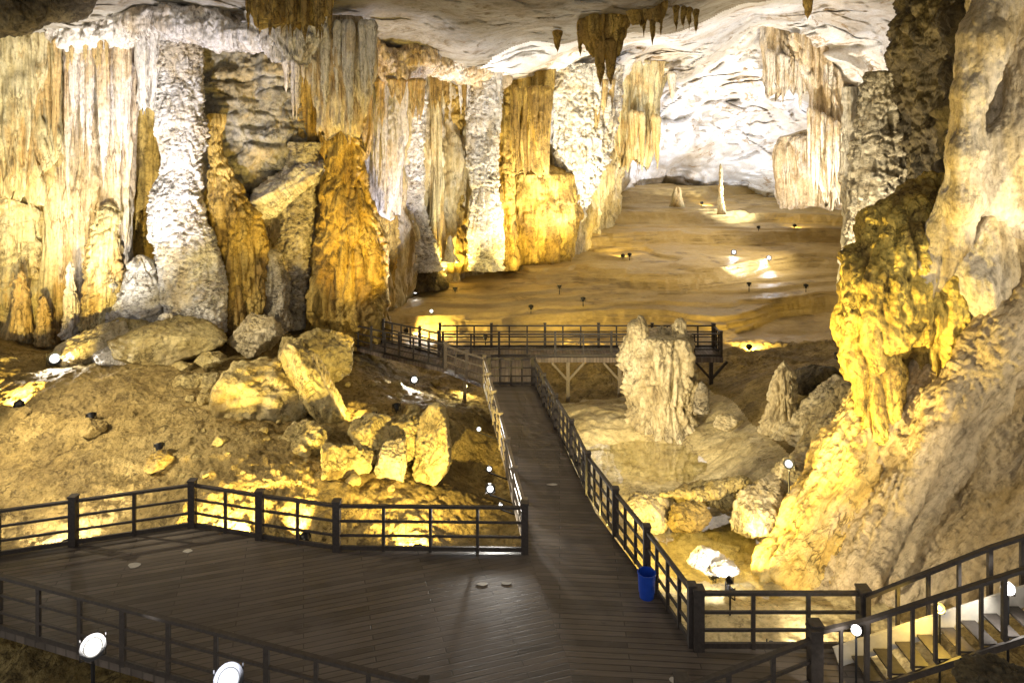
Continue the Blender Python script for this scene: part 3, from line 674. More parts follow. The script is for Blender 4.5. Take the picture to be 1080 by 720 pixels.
column('stalagmite', 'tiny white stalagmite on the ledge before the yellow recess', 'stalagmite', 44.5,
       [(248, 473, 476), (258, 472, 477), (268, 469, 480), (276, 465, 486)], 'white', .9, pop=(.05, 3, 1), close=True, big=.03, seed=21)
column('stone_curtain', 'golden yellow curtain hanging right of the bright white pillar', 'stone curtain', 48.5,
       [(70, 526, 585), (120, 530, 582), (160, 534, 580), (192, 538, 578)], 'ochre', .5, (.30, 1.4, .08), rag=.2, ragf=4, seed=22)
column('flowstone_mass', 'smooth golden flowstone hump under the yellow curtain', 'flowstone', 50.5,
       [(172, 540, 600), (190, 532, 608), (225, 528, 612), (260, 526, 606), (285, 524, 600)], 'ochre', .6, (.12, .9, .12), pop=(.08, 1.4, .6), big=.3, close=True, seed=23)
column('stone_curtain', 'cream popcorn covered curtain tapering to a point over the slope', 'stone curtain', 51,
       [(70, 566, 658), (120, 576, 652), (155, 582, 646), (190, 592, 632), (215, 596, 622), (236, 598, 612)], 'scaly', .6, (.20, 1.2, .15), pop=(.16, 2.0, 1.0), seed=24)
column('stone_curtain', 'yellow drip curtain hanging at the head of the slope', 'stone curtain', 61,
       [(66, 640, 705), (130, 644, 694), (160, 646, 690), (186, 650, 684)], 'cream', .5, (.35, 1.1, .08), rag=.3, ragf=5, seed=25)
# right of the white ceiling
column('stone_curtain', 'tan drip curtain hanging under the white ceiling, left of the long one', 'stone curtain', 58,
       [(18, 802, 820), (60, 806, 840), (85, 808, 852), (112, 812, 850)], 'pink', .4, (.35, 1.3, .06), rag=.4, ragf=5, seed=26)
column('stone_curtain', 'long tan and white drip curtain beside the grey scaly column', 'stone curtain', 56,
       [(36, 832, 866), (100, 852, 890), (150, 856, 896), (200, 862, 892), (228, 872, 890)], 'pink', .5, (.35, 1.3, .05), rag=.2, ragf=5, seed=27)
column('flowstone_mass', 'rounded tan flowstone bell with drips beneath the drip curtains', 'flowstone', 62,
       [(136, 832, 880), (150, 822, 892), (180, 818, 896), (222, 820, 898)], 'pink', .6, (.35, .9, .06), rag=.12, ragf=4, close=True, big=.3, seed=28)
column('stone_column', 'tall white fluted column touching the left side of the grey scaly column', 'column', 38,
       [(92, 890, 912), (150, 888, 910), (200, 888, 912), (250, 890, 912), (310, 886, 912)], 'white', .8, (.14, 1.8, .06), pop=(.05, 2, 1), seed=29)
column('stone_column', 'tall grey scaly column in front of the dark overhang on the right', 'column', 33,
       [(76, 914, 960), (100, 908, 962), (150, 904, 966), (200, 898, 964), (250, 892, 950), (300, 888, 930), (340, 888, 925)], 'greycol', .8, (.12, 1.6, .12), pop=(.15, 1.6, 1.1), seed=30)

column('stone_column', 'narrow honey coloured pipe column between the organ pipe curtain and the pink columns', 'column', 32.0,
       [(40, 50, 72), (140, 52, 72), (220, 46, 68), (300, 42, 66), (370, 40, 68)], 'cream', .8, (.14, 2.4, .06), seed=61)
column('stone_curtain', 'short cream curtain draping the top of the hourglass column on its left', 'stone curtain', 29.9,
       [(30, 142, 172), (60, 144, 170), (90, 146, 166), (125, 148, 160)], 'white', .5, (.16, 2.6, .06), rag=.3, ragf=5, seed=62)
column('stone_column', 'rust brown flank column behind the pleated white curtain', 'column', 40.5,
       [(60, 366, 430), (150, 366, 425), (240, 372, 418), (355, 372, 416)], 'ochre', .5, (.2, 1.6, .08), pop=(.08, 2, 1), seed=63)
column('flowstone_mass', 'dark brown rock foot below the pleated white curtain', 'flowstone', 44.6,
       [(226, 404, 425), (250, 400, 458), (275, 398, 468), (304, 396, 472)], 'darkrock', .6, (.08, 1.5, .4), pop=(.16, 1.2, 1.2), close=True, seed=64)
column('stone_column', 'thin pale pipe column at the left edge of the yellow recess', 'column', 44.5,
       [(66, 452, 466), (150, 455, 465), (230, 452, 468), (282, 448, 470)], 'cream', .9, (.12, 2.2, .08), seed=65)
column('stone_column', 'golden rough column pressed against the right side of the bright white pillar', 'column', 47.8,
       [(74, 524, 548), (160, 522, 542), (240, 520, 544), (284, 518, 548)], 'ochre', .8, (.2, 1.5, .1), pop=(.1, 1.6, 1), seed=66)
column('stalagmite', 'low cream stalagmite tucked between the ochre and grey columns', 'stalagmite', 32.6,
       [(262, 276, 296), (285, 272, 300), (315, 270, 304), (345, 266, 308)], 'greycol', .8, (.06, 2, .2), pop=(.1, 2, 1), close=True, seed=67)
# hanging stalactites near the middle of the ceiling
SG = 'small stalactites hanging from the middle of the ceiling'
def stalactite(px, py0, py1, w, Y, label, mat='ochre', seed=0, group=None):
    return column('stalactite', label, 'stalactite', Y, [(py0 - 6, px - w * .8, px + w * .8), (py0 + 4, px - w * .55, px + w * .55), ((py0 + py1) / 2, px - w * .42, px + w * .42), (py1, px - w * .12, px + w * .12)],
                  mat, .8, (.05, 3, .2), pop=(.03, 3, .6), big=.04, tip=True, close=True, group=group, seed=seed)
column('stone_curtain', 'brown lump of drip curtain bearing the long twin stalactite on the ceiling', 'stone curtain', 33.5,
       [(4, 622, 676), (24, 612, 664), (42, 610, 660), (62, 622, 652)], 'ochre', .6, (.20, 1.7, .1), rag=.3, ragf=5, seed=31)
stalactite(633, 46, 91, 13, 33.2, 'left fang of the long twin stalactite under the ceiling lump', seed=1, group='twin stalactite fangs')
stalactite(644, 46, 92, 12, 33.2, 'right fang of the long twin stalactite under the ceiling lump', seed=2, group='twin stalactite fangs')
column('stone_curtain', 'thin brown fringe of stalactites right of the twin fangs', 'stone curtain', 31.5,
       [(-8, 664, 705), (12, 662, 702), (30, 668, 698)], 'ochre', .35, (.2, 2, .1), rag=.5, ragf=6, seed=32)
for k, (px, a, b, w, lab) in enumerate([(612, 42, 60, 5, 'short brown stalactite farthest left on the ceiling lump'), (619, 42, 57, 5, 'short brown stalactite next to the leftmost on the ceiling lump'),
      (655, 40, 56, 6, 'short brown stalactite just right of the twin fangs'), (688, 18, 48, 6, 'longest thin stalactite in the fringe right of the twin fangs'), (679, 18, 40, 5, 'thin stalactite left of the longest one in the fringe'),
      (697, 16, 38, 6, 'thin stalactite right of the longest one in the fringe'), (713, 16, 34, 6, 'brown stalactite in the small right cluster, leftmost'), (721, 17, 31, 5, 'brown stalactite in the small right cluster, second'), (727, 18, 33, 5, 'brown stalactite in the small right cluster, third'), (734, 20, 37, 5, 'brown stalactite in the small right cluster, rightmost'),
      (588, 42, 57, 7, 'stubby orange stalactite alone on the ceiling'), (709, 86, 110, 8, 'pale tan twin tipped stalactite before the white bulge'), (852, 8, 22, 8, 'small brown stalactite tuft high on the right white ceiling')]):
    stalactite(px, a - 5, b, w, 33.3 if k < 3 else 31.6 if k < 10 else 36 if k == 10 else 60 if k == 11 else 33, lab, 'ochre' if k not in (11,) else 'pink', seed=40 + k, group=SG)

def fringe(px0, px1, py, Y, n, lmin, lmax, w, label, group, mat, slope=0.0):
    r_ = np.random.default_rng(int(px0 * 3 + py)); xs = np.sort(r_.uniform(px0, px1, n))
    for k, x in enumerate(xs):
        L = r_.uniform(lmin, lmax); y = py + slope * (x - px0)
        stalactite(x, y - 4, y + L, w * r_.uniform(.7, 1.3), Y + r_.uniform(-.3, .3), label, mat, seed=int(200 + k + px0), group=group)
fringe(52, 112, 50, 30, 11, 8, 30, 5, 'small stalactite fringing the cream shelf above the pink columns', 'stalactites under the cream shelf', 'cream')
fringe(226, 262, 40, 29.8, 9, 5, 14, 4, 'tiny stalactite under the white shelf right of the hourglass column', 'stalactites right of the hourglass column', 'white')
fringe(300, 345, 70, 31, 10, 18, 60, 6, 'thin stalactite hanging between the white fan and the arched curtain', 'stalactites by the white fan', 'pink')
fringe(384, 446, 92, 37.6, 11, 12, 46, 7, 'thin stalactite hanging above the pleated white curtain', 'stalactites above the pleated curtain', 'cream')
fringe(446, 490, 78, 44, 9, 14, 50, 6, 'yellow stalactite hanging in the mouth of the yellow recess', 'stalactites in the yellow recess', 'ochre')
fringe(530, 582, 100, 46.5, 12, 30, 80, 6, 'golden stalactite hanging over the smooth golden hump', 'stalactites over the golden hump', 'ochre')
fringe(640, 694, 120, 59, 12, 25, 64, 6, 'pale yellow stalactite at the head of the slope', 'stalactites at the head of the slope', 'cream', .2)
fringe(806, 850, 60, 57, 11, 20, 50, 5, 'tan stalactite hanging beneath the right white ceiling', 'tan stalactites under the white ceiling', 'pink', .35)
fringe(850, 892, 120, 54.5, 11, 40, 95, 6, 'long tan stalactite beside the tall white fluted column', 'long tan stalactites on the right', 'pink', .5)
fringe(258, 350, -4, 26.9, 16, 22, 52, 6, 'olive stalactite in the dark row at the top edge', 'olive stalactites at the top edge', 'ochre')
fringe(0, 60, 44, 30.3, 9, 70, 190, 11, 'long cream pipe hanging in front of the organ pipe curtain', 'long pipes of the organ pipe curtain', 'cream')
fringe(64, 140, 44, 30.9, 9, 60, 210, 12, 'long pink pipe hanging among the pink fluted columns', 'long pipes among the pink columns', 'pink')
fringe(146, 172, 40, 29.6, 5, 20, 70, 8, 'short white pipe at the top of the hourglass column', 'white pipes over the hourglass column', 'white')
fringe(328, 392, 30, 30.8, 9, 60, 125, 9, 'lilac pipe hanging in front of the arched curtain', 'pipes of the arched curtain', 'white')
fringe(374, 424, 75, 38.3, 9, 80, 160, 9, 'long lilac pipe of the pleated curtain', 'pipes of the pleated curtain', 'white')
fringe(572, 650, 92, 50, 12, 20, 75, 9, 'cream pipe hanging across the popcorn curtain', 'pipes across the popcorn curtain', 'cream')
fringe(486, 532, 74, 44.8, 7, 14, 50, 7, 'white drip on the top of the bright white pillar', 'drips on the white pillar', 'white')
for k, (px, py, h_, w_) in enumerate([(22, 345, 60, 22), (46, 352, 40, 16), (74, 345, 70, 18), (118, 340, 46, 16), (250, 338, 40, 20), (296, 340, 36, 14), (152, 338, 34, 14)]):
    column('stalagmite', ['broad cream stalagmite at the left edge under the organ pipes', 'low cream stalagmite right of the broad one under the organ pipes', 'tall thin pinkish stalagmite at the foot of the pink columns', 'short crinkled stalagmite before the cream one by the pink columns',
           'knobbly ochre stalagmite at the foot of the ochre column', 'tiny grey stalagmite at the foot of the grey rippled column', 'tiny white stalagmite beside the popcorn one'][k], 'stalagmite', 30.6 if k not in (4, 5) else 31.2,
           [(py - h_, px - w_ * .18, px + w_ * .18), (py - h_ * .6, px - w_ * .34, px + w_ * .34), (py + 12, px - w_ * .6, px + w_ * .6)], ['cream', 'cream', 'pink', 'scaly', 'ochre', 'greycol', 'scaly'][k], .9, (.06, 2.4, .2), pop=(.09, 2.4, 1.1), close=True, seed=300 + k)
# shelves and hanging masses at the top left
blob('rock_shelf', 'cream wavy rock shelf jutting over the pink columns', 'rock shelf',
     chain((50, 30, 30.5, .45), (75, 38, 30.2, .7), (105, 34, 30, .6), (140, 28, 30, .8), (185, 26, 29.8, .8), (230, 34, 30, .7), (262, 40, 30, .6), (285, 45, 30, .5)) + chain((75, 15, 31, .8), (150, 8, 31, 1.2), (230, 12, 31, 1.0)),
     'white', .09, .4, (.15, 1.5, .3), (.25, .8), (.06, 2.5), seed=1)
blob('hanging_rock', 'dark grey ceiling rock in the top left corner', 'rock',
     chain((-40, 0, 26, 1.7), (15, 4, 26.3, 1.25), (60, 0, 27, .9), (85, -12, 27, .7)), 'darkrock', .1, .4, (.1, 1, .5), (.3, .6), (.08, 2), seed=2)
blob('hanging_rock', 'huge grey overhanging rock behind the hourglass column', 'rock',
     chain((240, 50, 34.6, 1.6), (248, 110, 34.9, 2.1), (262, 165, 35.2, 2.0), (275, 205, 35.5, 1.4)) + chain((285, 70, 35, 2.0), (295, 140, 35.4, 1.9)), 'grey', .12, .6, (.22, .6, 1.6), (.55, .45), (.14, 1.3), seed=3)
boulder('rock_slab', 'pale flat slab edge slanting across the grey overhang', 306, 192, 34.2, 112, 36, 'white', .9, 8, .5, -.62, 77, cat='rock slab', crag=.16, soft=16)
blob('rock_bridge', 'brown knobbly rock band joining curtains above the pleated white curtain', 'rock',
     chain((385, 50, 37, .9), (410, 72, 38, .9), (440, 62, 39, .9), (480, 66, 43, 1.0), (520, 84, 46, 1.0)), 'pink', .1, .5, (.25, 1.2, .15), (.3, .8), (.08, 2), seed=5)

# ------------------------------------------------------------------ right-hand formations
blob('flowstone_ridge', 'yellow streaked flowstone fold running from the bulb down to the pool edge', 'flowstone',
     chain((930, 415, 19.8, .75), (899, 488, 19.2, .90), (872, 553, 18.6, .98), (844, 614, 18, 1.02), (838, 690, 18, 1.15)), 'fold', .08, .4, (.22, 1.5, .14), (.12, .5), (.04, 3.2), seed=16, flow=(3, 1.8, 3.9))
blob('flowstone_mound', 'great tan flowstone mound sweeping down to the pool on the right', 'flowstone',
     chain((990, 385, 20.4, 1.5), (955, 480, 19.2, 1.35), (915, 560, 18.5, 1.25), (880, 640, 17.9, 1.3), (880, 700, 17.9, 1.4)) +
     chain((1010, 440, 20.0, 1.3), (985, 540, 18.8, 1.35), (950, 640, 17.9, 1.4), (950, 700, 17.9, 1.5)) +
     chain((1085, 365, 20.5, 2.3), (1055, 490, 18.9, 2.15), (1020, 620, 17.2, 1.9), (1015, 690, 17, 1.9)) +
     chain((1090, 300, 18.8, .8), (1062, 365, 18.2, .85), (1012, 440, 17.9, .75), (962, 525, 17.5, .7), (925, 605, 17.0, .7), (915, 660, 17, .8)) + chain((1190, 380, 19.5, 3.0), (1150, 540, 17.4, 2.6), (1120, 640, 16.2, 1.9)) + chain((1050, 480, 22.5, 3.2), (1000, 620, 21.5, 3.2)),
     'mound', .085, .28, (.24, 1.0, .13), (.16, .45), (.05, 3.4), seed=6, flow=(3, 1.8, 3.9))
blob('flowstone_column', 'bright yellow crusted flowstone column above the mound on the right', 'flowstone',
     chain((985, 205, 20.4, .7), (955, 250, 20.2, 1.1), (935, 300, 19.9, 1.2), (922, 345, 19.7, 1.0), (912, 378, 19.6, .65)) +
     chain((985, 250, 20, 1.1), (985, 330, 19.8, 1.1), (980, 400, 19.9, 1.0)), 'crust', .075, .4, (.16, 1.8, .2), (.22, .7), (.05, 3), pop=(.06, 2, .7), seed=7)
blob('stalactite_bulb', 'round yellow dripstone bulb hanging below the yellow column', 'dripstone',
     chain((932, 366, 19.5, .40), (928, 392, 19.3, .58), (927, 415, 19.2, .56), (925, 450, 19.1, .62)), 'crust', .05, .25, (.12, 2.6, .15), (.06, 1), (.03, 4), seed=8)
blob('stone_curtain', 'smooth tan drape of rock flowing down the right edge', 'stone curtain',
     chain((1062, -30, 18.8, .7), (1040, 40, 18.5, .62), (1024, 100, 18.4, .40), (1018, 160, 18.4, .44), (1015, 212, 18.5, .5), (1000, 248, 18.9, .55), (972, 300, 19.1, .5)) +
     chain((1100, -40, 19.8, 1.8), (1095, 60, 19.6, 1.7), (1090, 150, 19.4, 1.6), (1080, 215, 19.3, 1.3)) + chain((1040, 150, 19.2, .8), (1040, 215, 19.2, .8)),
     'right', .075, .3, (.10, 1.1, .12), (.10, .5), (.03, 2.5), seed=9)
blob('flowstone_drape', 'mottled tan flowstone drape beside the yellow column at the right edge', 'flowstone',
     chain((1030, 245, 19.2, .8), (1032, 300, 19.1, 1.0), (1040, 350, 19.1, .8)) + chain((1085, 260, 19.6, 1.3), (1085, 360, 19.4, 1.2)) + chain((1000, 250, 19.5, .6), (1002, 330, 19.4, .6)),
     'right', .075, .4, (.14, 1.2, .15), (.2, .7), (.04, 2.5), seed=10)
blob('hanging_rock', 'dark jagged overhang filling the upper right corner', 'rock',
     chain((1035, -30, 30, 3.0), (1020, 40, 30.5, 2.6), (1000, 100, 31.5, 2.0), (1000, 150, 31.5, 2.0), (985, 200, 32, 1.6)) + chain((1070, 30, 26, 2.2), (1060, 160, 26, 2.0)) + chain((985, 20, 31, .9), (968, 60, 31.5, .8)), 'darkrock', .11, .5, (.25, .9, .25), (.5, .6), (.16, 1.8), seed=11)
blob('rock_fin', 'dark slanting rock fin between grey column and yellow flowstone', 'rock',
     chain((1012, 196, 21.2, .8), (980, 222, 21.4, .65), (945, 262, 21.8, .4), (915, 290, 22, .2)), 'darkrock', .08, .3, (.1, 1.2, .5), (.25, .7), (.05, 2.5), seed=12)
blob('flowstone_ridge', 'pale grey bank of rock sloping from the yellow bulb to the pool', 'flowstone',
     chain((898, 420, 22.0, .5), (872, 465, 21.6, .55), (842, 520, 20.6, .6), (822, 570, 19.8, .6)) + chain((890, 440, 24, 1.2), (830, 505, 23.2, 1.2)), 'pale', .08, .5, (.12, 1.2, .4), (.25, .7), (.06, 2.4), seed=13)

# stalagmites on the floor
column('stalagmite', 'massive broken topped stalagmite stump standing in the pool', 'stalagmite', 27.3,
       [(352, 664, 727), (360, 659, 729), (372, 656, 731), (390, 657, 732), (420, 661, 733), (445, 662, 734), (474, 660, 737)], 'pale', .9, (.13, 2.0, .3), pop=(.15, 2.0, .8), big=.18, seed=50)
blob('stalagmite', 'knobbed broken peaks crowning the stalagmite stump', 'stalagmite',
     chain((675, 336, 27, .10), (673, 346, 27, .34), (672, 366, 27, .5)) + chain((718, 342, 27.2, .26), (714, 362, 27.2, .5)) + chain((699, 349, 27.4, .16), (696, 366, 27.3, .6)), 'pale', .05, .2, (.06, 2, .5), (.06, 2), (.04, 4), seed=14)
column('stalagmite', 'greenish pale stalagmite leaning on the bank right of the pool', 'stalagmite', 24.5,
       [(380, 821, 832), (395, 815, 838), (420, 812, 840), (440, 808, 846), (475, 796, 856)], 'pale', .9, (.06, 2.5, .2), pop=(.07, 2.5, .8), close=True, big=.08, seed=51)
column('stalagmite', 'small white knob shaped stalagmite right of the stump', 'stalagmite', 26.5,
       [(402, 737, 743), (409, 734, 747), (420, 732, 748), (434, 731, 749)], 'greycol', .9, pop=(.05, 3, 1), close=True, big=.05, seed=52)
column('stalagmite', 'tall needle thin white stalagmite on the upper slope', 'stalagmite', 64,
       [(172, 758.5, 761.5), (190, 758, 762.5), (208, 757.5, 763), (226, 756, 766)], 'cream', .9, pop=(.05, 3, 1), close=True, big=.04, seed=53)
column('stalagmite', 'short stubby cream stalagmite on the upper slope left of the needle', 'stalagmite', 68,
       [(196, 711, 717), (204, 709, 719), (218, 707, 722)], 'cream', .9, pop=(.07, 3, 1), close=True, big=.05, seed=54)

# boulders, left bank
BG = 'fallen boulders on the left bank'
B = [('large flat topped brown slab under the hourglass column', 176, 360, 28.6, 124, 46, 'boulder', 121, .2, .04),
     ('wedge shaped tan slab leaning on the left of the flat topped slab', 104, 364, 28.2, 82, 44, 'pale', 122, .5, -.12),
     ('brown block behind the flat topped slab at the foot of the popcorn stalagmite', 142, 348, 29.4, 66, 30, 'boulder', 123, .1, .1),
     ('round ribbed boulder below the ochre column', 270, 354, 29.5, 56, 44, 'pale', 2, 0, 0),
     ('pale cracked boulder at the end of the far walkway', 340, 376, 28.5, 66, 64, 'boulder', 3, .3, 0),
     ('long yellow slab leaning steeply across the bank', 334, 412, 25.2, 36, 124, 'boulder', 4, .3, -.55),
     ('upright yellow block behind the leaning slab', 306, 385, 27, 26, 60, 'boulder', 5, .2, .1),
     ('broad golden outcrop bulging from the soil bank', 274, 430, 25, 118, 104, 'boulder', 6, .6, .2),
     ('low golden outcrop left of the broad bulging one', 208, 410, 26, 60, 34, 'boulder', 7, .2, .1),
     ('yellow rounded stone on the rim below the brown slab', 222, 379, 27.5, 32, 18, 'boulder', 8, 0, 0),
     ('small yellow stone left of the rounded rim stone', 193, 386, 27.3, 24, 10, 'boulder', 9, 0, 0),
     ('flat yellow flake of rock lying on the rim', 131, 394, 26.5, 20, 9, 'boulder', 10, 0, -.2),
     ('left golden boulder of the angular pile by the platform', 394, 463, 22.5, 52, 50, 'boulder', 11, .4, 0),
     ('upright square block at the front of the angular pile', 412, 489, 21.6, 34, 46, 'pale', 12, .2, .05),
     ('upper golden boulder of the angular pile', 432, 460, 23, 56, 50, 'boulder', 13, .9, .3),
     ('tall sharp yellow slab at the right of the angular pile', 458, 472, 22.2, 46, 90, 'boulder', 14, .2, .38),
     ('low sandy rock at the foot of the leaning slab', 365, 490, 21.5, 60, 46, 'boulder', 15, .3, .3),
     ('sandy hump behind the left railing below the outcrop', 318, 476, 22.5, 70, 60, 'boulder', 16, 1.0, .3),
     ('dark cut bank of clay at the far left', 30, 455, 22.3, 90, 34, 'soil2', 17, .2, .05),
     ('small white stone beneath the hourglass column', 175, 334, 29, 14, 9, 'white', 18, 0, 0),
     ('bright yellow ledge rock at the left edge by the lamp', 8, 384, 27, 34, 14, 'boulder', 19, 0, 0),
     ('pale block under the flat topped slab', 128, 378, 27.6, 60, 24, 'white', 20, 0, .1)]
M['soil2'] = M['soil']
for lab, px, py, Y_, w, h, mt, sd, rt, tl in B:
    boulder('boulder', lab, px, py, Y_, w, h, mt, .9, 7, rt, tl, sd, group=BG, crag=.065, soft=70)
# rubble
RG = 'small loose stones on the left bank'
for k in range(64):
    px = random.uniform(180, 470); py = random.uniform(395, 520)
    # find ground distance along the view ray
    ys = np.linspace(18, 33, 300); pz = CZ + (HY - py) / F * ys
    gh = ground_h((px - CX) / F * ys, ys, False); j = int(np.argmax(gh >= pz)) if (gh >= pz).any() else 150
    s_ = random.choice([4, 5, 6, 7, 9, 14])
    boulder('stone', 'small loose yellow brown stone lying on the left bank', px, py - s_ * .1, ys[j], s_ * 1.4, s_, 'boulder', 1, 9, random.random() * 3, 0, 60 + k, cat='stone', group=RG, sub=4)

for k, (px, Y_, w, h) in enumerate([(96, 22.1, 30, 20), (168, 20.6, 34, 20), (352, 21.1, 30, 20), (20, 22.6, 26, 16)]):  # stones added in front of floodlights to hide their fixtures
    x = (px - CX) / F * Y_; gz = float(ground_h(np.array([x]), np.array([Y_]))[0]); py = HY - (gz - CZ) * F / Y_
    boulder('stone', ['flat brown stone low on the soil bank, second from the left edge', 'flat brown stone in the middle of the soil bank', 'flat brown stone beside the angular boulder pile', 'flat brown stone on the soil bank nearest the left edge'][k], px, py - h * .25, Y_, w, h, 'soil', 1, 9, k, 0, 400 + k, cat='stone', group=RG, sub=5)
# boulders, right floor
BG2 = 'rocks on the pool floor'
B2 = [('pale smooth block beside the walkway railing', 682, 541, 19.8, 52, 34, 'pale', 30, 0, 0), 
      ('large rounded tan boulder before the right bank', 808, 536, 19.6, 72, 52, 'pale', 32, .3, 0), ('round rock beside the white lamp on the bank', 832, 500, 20.2, 36, 28, 'pale', 33, 0, 0),
      ('dark undercut rock below the thin rock ledge', 728, 545, 19.6, 52, 34, 'soil', 34, .2, 0), 
      ('bright white jagged rock by the near railing', 744, 590, 17.6, 44, 26, 'white', 36, .5, .3), ('low white ledge trailing from the jagged white rock', 766, 600, 17.2, 40, 16, 'white', 39, .5, .2),  # glaring lamp-lit spot, its brightness put into the white colour
      ('dark rocks right of the stump', 768, 444, 25.5, 34, 16, 'pale', 38, .4, 0),
      
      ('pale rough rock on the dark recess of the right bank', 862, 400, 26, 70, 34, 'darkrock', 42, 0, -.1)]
for lab, px, py, Y_, w, h, mt, sd, rt, tl in B2:
    boulder('boulder', lab, px, py, Y_, w, h, mt, .9, 9, rt, tl, sd, group=BG2, soft=14, crag=.09, rough=.03)
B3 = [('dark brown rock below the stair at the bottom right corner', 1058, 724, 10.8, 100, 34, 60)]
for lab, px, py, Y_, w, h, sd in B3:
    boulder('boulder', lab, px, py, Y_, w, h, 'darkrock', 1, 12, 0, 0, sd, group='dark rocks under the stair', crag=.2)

blob('rock_ledge', 'dark thin rock ledge reaching toward the railing right of the pool', 'rock ledge',
     chain((698, 521, 19.9, .10), (735, 523, 19.8, .15), (785, 509, 20.2, .20)) + chain((720, 524, 20.6, .3), (780, 520, 20.8, .5)), 'boulder', .05, .15, (.04, 2, .5), (.10, 1.2), (.04, 4), seed=21)

# ------------------------------------------------------------------ boardwalk
def prism(name, poly, z1, z0, mat):
    bm = bmesh.new()
    t = [bm.verts.new((x, y, z1)) for x, y in poly]; b_ = [bm.verts.new((x, y, z0)) for x, y in poly]
    bm.faces.new(t); bm.faces.new(b_[::-1]); n = len(poly)
    for i in range(n): bm.faces.new((t[i], b_[i], b_[(i + 1) % n], t[(i + 1) % n]))
    return struct(obj(name, bm, mat))
M['plank'] = plank_mat('walkway_planks', R(4)); M['plank2'] = plank_mat('platform_planks', R(-17)); M['plank3'] = plank_mat('far_planks', R(90), (.16, .125, .11))
prism('boardwalk', WALKWAY, 0, -.16, M['plank']); prism('platform', PLATFORM, 0, -.16, M['plank2'])
# end landing, left branch and far platform
prism('landing', [(-1.2, 27.905), (.97, 27.905), (.8, 31.5), (-1.4, 31.5), (-3.2, 31.5), (-3.0, 29.9)], -.004, -.16, M['plank3'])
prism('path', [(-3.0, 29.9), (-3.2, 31.5), (-4.4, 32.6), (-8.4, 35.4), (-8.2, 33.6), (-5.2, 31.4)][::-1], 0.002, -.16, M['plank3'])
prism('far_platform', [(-3.4, 31.505), (9.75, 31.505), (9.85, 33.2), (-3.6, 33.2)], 0, -.22, M['plank3'])

def brace(x, y):
    e = empty('trestle', (x, y, -2.2), 'branching pale timber trestle holding up the far platform', 'trestle', 'trestles under the far platform')
    bm = bmesh.new(); box(bm, (0, 0, .95), (.16, .16, 1.95)); obj('post', bm, M['railpale'], e)
    for sgn in (-1, 1):
        bm = bmesh.new(); beam(bm, (sgn * .03, 0, 1.1), (sgn * .75, 0, 1.9), .10, .10); obj('brace', bm, M['railpale'], e)
    return e
for x in (-2.2, .2, 2.6, 5.0): brace(x, 31.75)
e = brace(9.3, 31.9); e['label'] = 'dark trestle at the right end of the far platform'; del e['group']
for c in e.children: c.data.materials[0] = M['rail']

# ------------------------------------------------------------------ railings
def post_mesh(h, w, mat, cap):
    bm = bmesh.new(); box(bm, (0, 0, h / 2), (w, w, h))
    if cap: box(bm, (0, 0, h + .02), (w + .03, w + .03, .04))
    bmesh.ops.recalc_face_normals(bm, faces=bm.faces)
    me = bpy.data.meshes.new('post'); bm.to_mesh(me); bm.free(); me.materials.append(mat); return me
_pm = {}
def railing(label, pts, mat='rail', h=1.05, gap=1.0, big=.15, small=.07, rails=(.36, .70), group=None, top=(.09, .06), bottom=True, bigs=None, bigh=1.16):
    base = Vector(pts[0]); e = empty('railing', base, label, 'railing', group)
    m = M[mat]
    def post(p, hh, w, cap):
        k = (round(hh, 2), round(w, 2), mat, cap)
        if k not in _pm: _pm[k] = post_mesh(hh, w, m, cap)
        o = bpy.data.objects.new('post', _pm[k]); COL.objects.link(o); o.parent = e; o.location = p - base
    tr = bmesh.new(); br = bmesh.new(); mids = [bmesh.new() for _ in rails]
    ps = [Vector(p) for p in pts]
    for i, (a, b_) in enumerate(zip(ps[:-1], ps[1:])):
        L = (b_ - a).length; n = max(1, round(L / gap)); d = (b_ - a) / L
        up = Vector((0, 0, 1))
        for j in range(1, n):
            post(a + d * L * j / n, h, small, False)
        beam(tr, a - base + up * (h + .012), b_ - base + up * (h + .012), *top)
        for q_, bmx in zip(rails, mids): beam(bmx, a - base + up * (q_ + .004 * (i % 2)), b_ - base + up * (q_ + .004 * (i % 2)), .045, .05)
        if bottom: beam(br, a - base + up * .07, b_ - base + up * .07, .05, .10)
    for i, p in enumerate(ps):
        bg = bigs is None or i in bigs
        post(p, bigh if bg else h + .03, big if bg else small + .02, bg)
    obj('top_rail', tr, m, e)
    for bmx in mids: obj('rail', bmx, m, e)
    if bottom: obj('bottom_rail', br, m, e)
    else: br.free()
    return e
def dp(px, py): return deckpt(px, py)
railing('dark railing around the back of the near left platform', [(-16.9, 15.15, 0), (-12.07, 16.03, 0), (-10.6, 16.5, 0), (-8.1, 17.3, 0), (-6.2, 16.77, 0), (-4.18, 16.28, 0), (.3, 16.2, 0)], gap=1.15, bigs=(2, 3, 4, 5, 6), big=.17)
railing('long dark railing on the right of the boardwalk with the blue bin', [(3.46, 13.14, 0), (3.0, 15.2, 0), (2.56, 16.9, 0), (2.1, 18.9, 0), (1.85, 21.2, 0), (1.5, 23.4, 0), (1.2, 25.6, 0), (.9, 27.8, 0)], gap=.55, big=.15)
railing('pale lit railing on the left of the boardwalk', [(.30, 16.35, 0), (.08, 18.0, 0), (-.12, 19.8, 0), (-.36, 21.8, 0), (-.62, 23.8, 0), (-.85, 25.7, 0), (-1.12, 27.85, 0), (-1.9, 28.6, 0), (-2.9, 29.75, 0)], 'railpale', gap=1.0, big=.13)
railing('short dark railing across the end of the boardwalk', [(.85, 27.84, 0), (-.95, 27.84, 0)], gap=.45)
railing('pale curved railing on the near side of the far left path', [(-3.0, 29.95, 0), (-5.2, 31.45, 0), (-6.7, 32.5, 0), (-8.2, 33.65, 0)], 'rail', gap=.9, big=.1)
